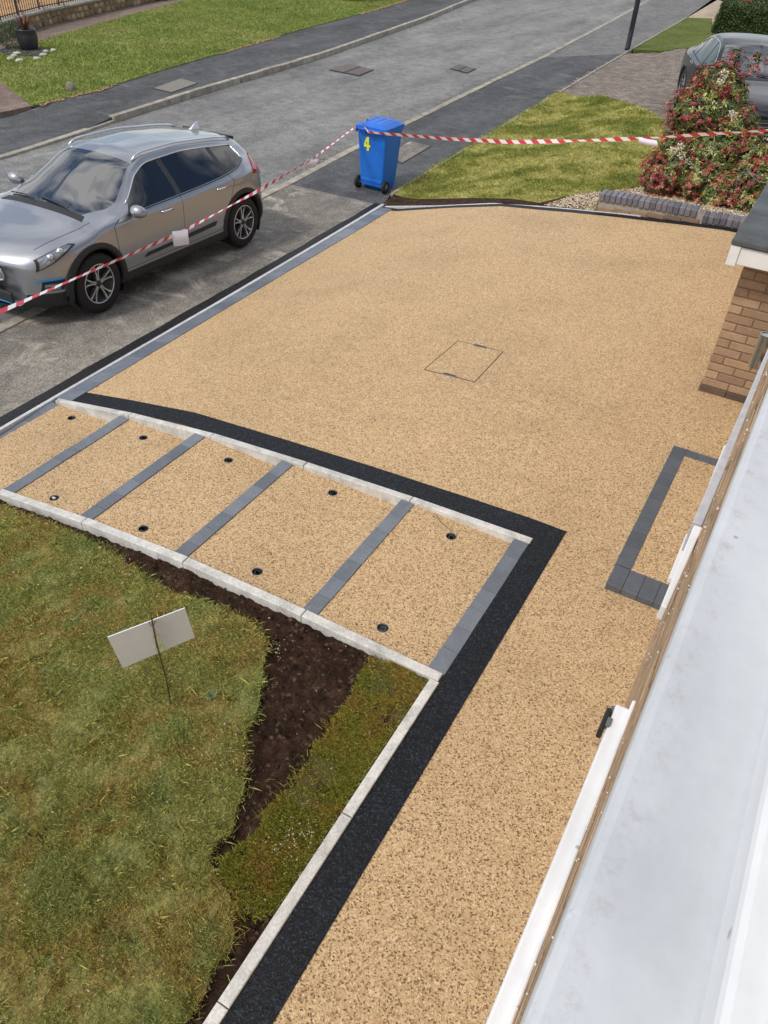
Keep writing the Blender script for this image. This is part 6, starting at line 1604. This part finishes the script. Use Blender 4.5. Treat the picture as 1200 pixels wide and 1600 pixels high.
# saloon
sal = dict(L=4.85, wr=.335, axles=(.88, 3.80), zlow=.16, track=.80, roofz=1.43, cowl=1.42, clad=False, mirrorpaint=False, wheelside=1,
    side_windows=[(1.95, 2.62), (2.70, 3.45), (3.53, 3.82)], windscreen=(1.42, 2.28), rearscreen=(3.55, 4.25), mirror=1.95,
    seams=[[(1.62, 2.8), (1.58, 5.2), (1.70, 6.0)], [(2.66, 2.7), (2.66, 6.9)], [(3.36, 3.9), (3.5, 5.0), (3.5, 6.0)]],
    handles=(2.45, 3.30),
    st=[
 STN(0.00, (0,.20),(.48,.20),(.56,.24),(.62,.36),(.64,.48),(.62,.56),(.58,.61),(.50,.63),(.38,.64),(.20,.65),(0,.65)),
 STN(0.07, (0,.18),(.58,.18),(.68,.22),(.74,.36),(.76,.50),(.74,.60),(.69,.665),(.60,.69),(.45,.705),(.22,.715),(0,.72)),
 STN(0.28, (0,.16),(.72,.16),(.82,.20),(.86,.36),(.875,.52),(.86,.67),(.80,.735),(.69,.765),(.52,.785),(.26,.80),(0,.805)),
 STN(0.60, (0,.16),(.76,.16),(.88,.20),(.905,.36),(.91,.54),(.90,.72),(.85,.79),(.74,.825),(.55,.85),(.28,.865),(0,.87)),
 STN(0.95, (0,.16),(.78,.16),(.89,.20),(.92,.36),(.925,.56),(.915,.76),(.87,.83),(.76,.86),(.57,.885),(.29,.90),(0,.905)),
 STN(1.35, (0,.16),(.78,.16),(.89,.20),(.91,.38),(.915,.60),(.91,.81),(.87,.875),(.78,.90),(.60,.93),(.30,.945),(0,.95)),
 STN(1.50, (0,.16),(.78,.16),(.89,.20),(.905,.38),(.91,.61),(.91,.83),(.87,.89),(.80,.915),(.66,.95),(.34,.985),(0,1.0)),
 STN(1.75, (0,.16),(.78,.16),(.89,.20),(.905,.38),(.91,.62),(.91,.84),(.87,.90),(.80,.97),(.74,1.02),(.39,1.11),(0,1.135)),
 STN(2.00, (0,.16),(.78,.16),(.89,.20),(.905,.38),(.91,.62),(.91,.845),(.87,.905),(.745,1.12),(.695,1.17),(.37,1.25),(0,1.27)),
 STN(2.28, (0,.16),(.78,.16),(.89,.20),(.905,.38),(.91,.62),(.91,.85),(.87,.91),(.685,1.27),(.64,1.32),(.35,1.375),(0,1.395)),
 STN(2.65, (0,.16),(.78,.16),(.89,.20),(.905,.38),(.91,.63),(.915,.86),(.87,.92),(.645,1.335),(.60,1.385),(.34,1.425),(0,1.44)),
 STN(3.10, (0,.16),(.78,.16),(.89,.20),(.905,.38),(.915,.64),(.92,.87),(.87,.93),(.635,1.33),(.59,1.38),(.33,1.42),(0,1.43)),
 STN(3.50, (0,.16),(.78,.16),(.89,.20),(.915,.38),(.925,.65),(.92,.88),(.86,.95),(.64,1.27),(.595,1.32),(.33,1.36),(0,1.375)),
 STN(3.85, (0,.16),(.78,.16),(.89,.20),(.92,.38),(.93,.66),(.92,.89),(.85,.96),(.68,1.14),(.63,1.20),(.35,1.24),(0,1.25)),
 STN(4.25, (0,.18),(.76,.18),(.87,.22),(.90,.38),(.91,.66),(.89,.88),(.82,.95),(.74,.99),(.62,1.02),(.33,1.04),(0,1.05)),
 STN(4.65, (0,.22),(.72,.22),(.82,.26),(.86,.40),(.87,.64),(.84,.86),(.77,.93),(.68,.96),(.54,.975),(.28,.985),(0,.99)),
 STN(4.80, (0,.26),(.64,.26),(.74,.30),(.78,.42),(.78,.62),(.75,.80),(.69,.87),(.60,.90),(.47,.91),(.25,.92),(0,.92)),
 STN(4.85, (0,.32),(.55,.32),(.62,.36),(.66,.46),(.66,.60),(.62,.70),(.57,.75),(.48,.77),(.38,.78),(.2,.78),(0,.78))])
sal['trimmat'] = M['chrome']; sal['handlemat'] = M['chrome']; sal['recessmat'] = M['darkcar']
sal['patches'] = [('headlight', [(.05, 4.9), (.62, 5.7), (.55, 6.2), (.10, 6.2)], M['clearlamp'], .006),
                  ('intake', [(.03, 2.9), (.20, 2.9), (.20, 3.7), (.04, 3.8)], M['blackplastic'], .006),
                  ('tail_light', [(4.55, 4.7), (4.78, 4.6), (4.78, 5.8), (4.6, 5.9)], M['redlamp'], .010)]
car2, cb2, patch2, line2 = build_car(sal, M['darkcar'], 'parked_saloon', 'dark grey saloon car parked behind the red shrub at the right', 'car')
bm = bmesh.new(); box(bm, (-.008, 0, .50), (.03, .9, .24)); bevel(bm, .03, 2); gr2 = from_bm('grille', bm, M['blackplastic'], car2)
for k in range(3):
    bm = bmesh.new(); box(bm, (-.026, 0, .44 + k * .06), (.012, .84, .012)); from_bm('grille_bar', bm, M['chrome'], gr2)
plate(car2, -.034, .36, 'DW', tx=-.1)
# red car: same build in red, beyond the hedge
red = copy_tree(car2); red.name = 'parked_red_car'
red['label'] = 'bright red car just showing above the clipped hedge'; red['category'] = 'car'
def recolour(o):
    for ch in o.children:
        if ch.type == 'MESH' and ch.data.materials and ch.data.materials[0] == M['darkcar']:
            ch.data = ch.data.copy(); ch.data.materials[0] = M['redcar']
        if ch.name.startswith('number_plate'):
            for g in list(ch.children): bpy.data.objects.remove(g)
            continue
        recolour(ch)
recolour(red)
place(car2, (-1.15, 15.6), rad(22), -.22, 0)
rq = atz(1150, 3, .15)
place(red, (rq.x + 4.8, rq.y - .4), rad(80), -.30, 0)
# cars: local placements above ignore the tiny pitch of the block drive
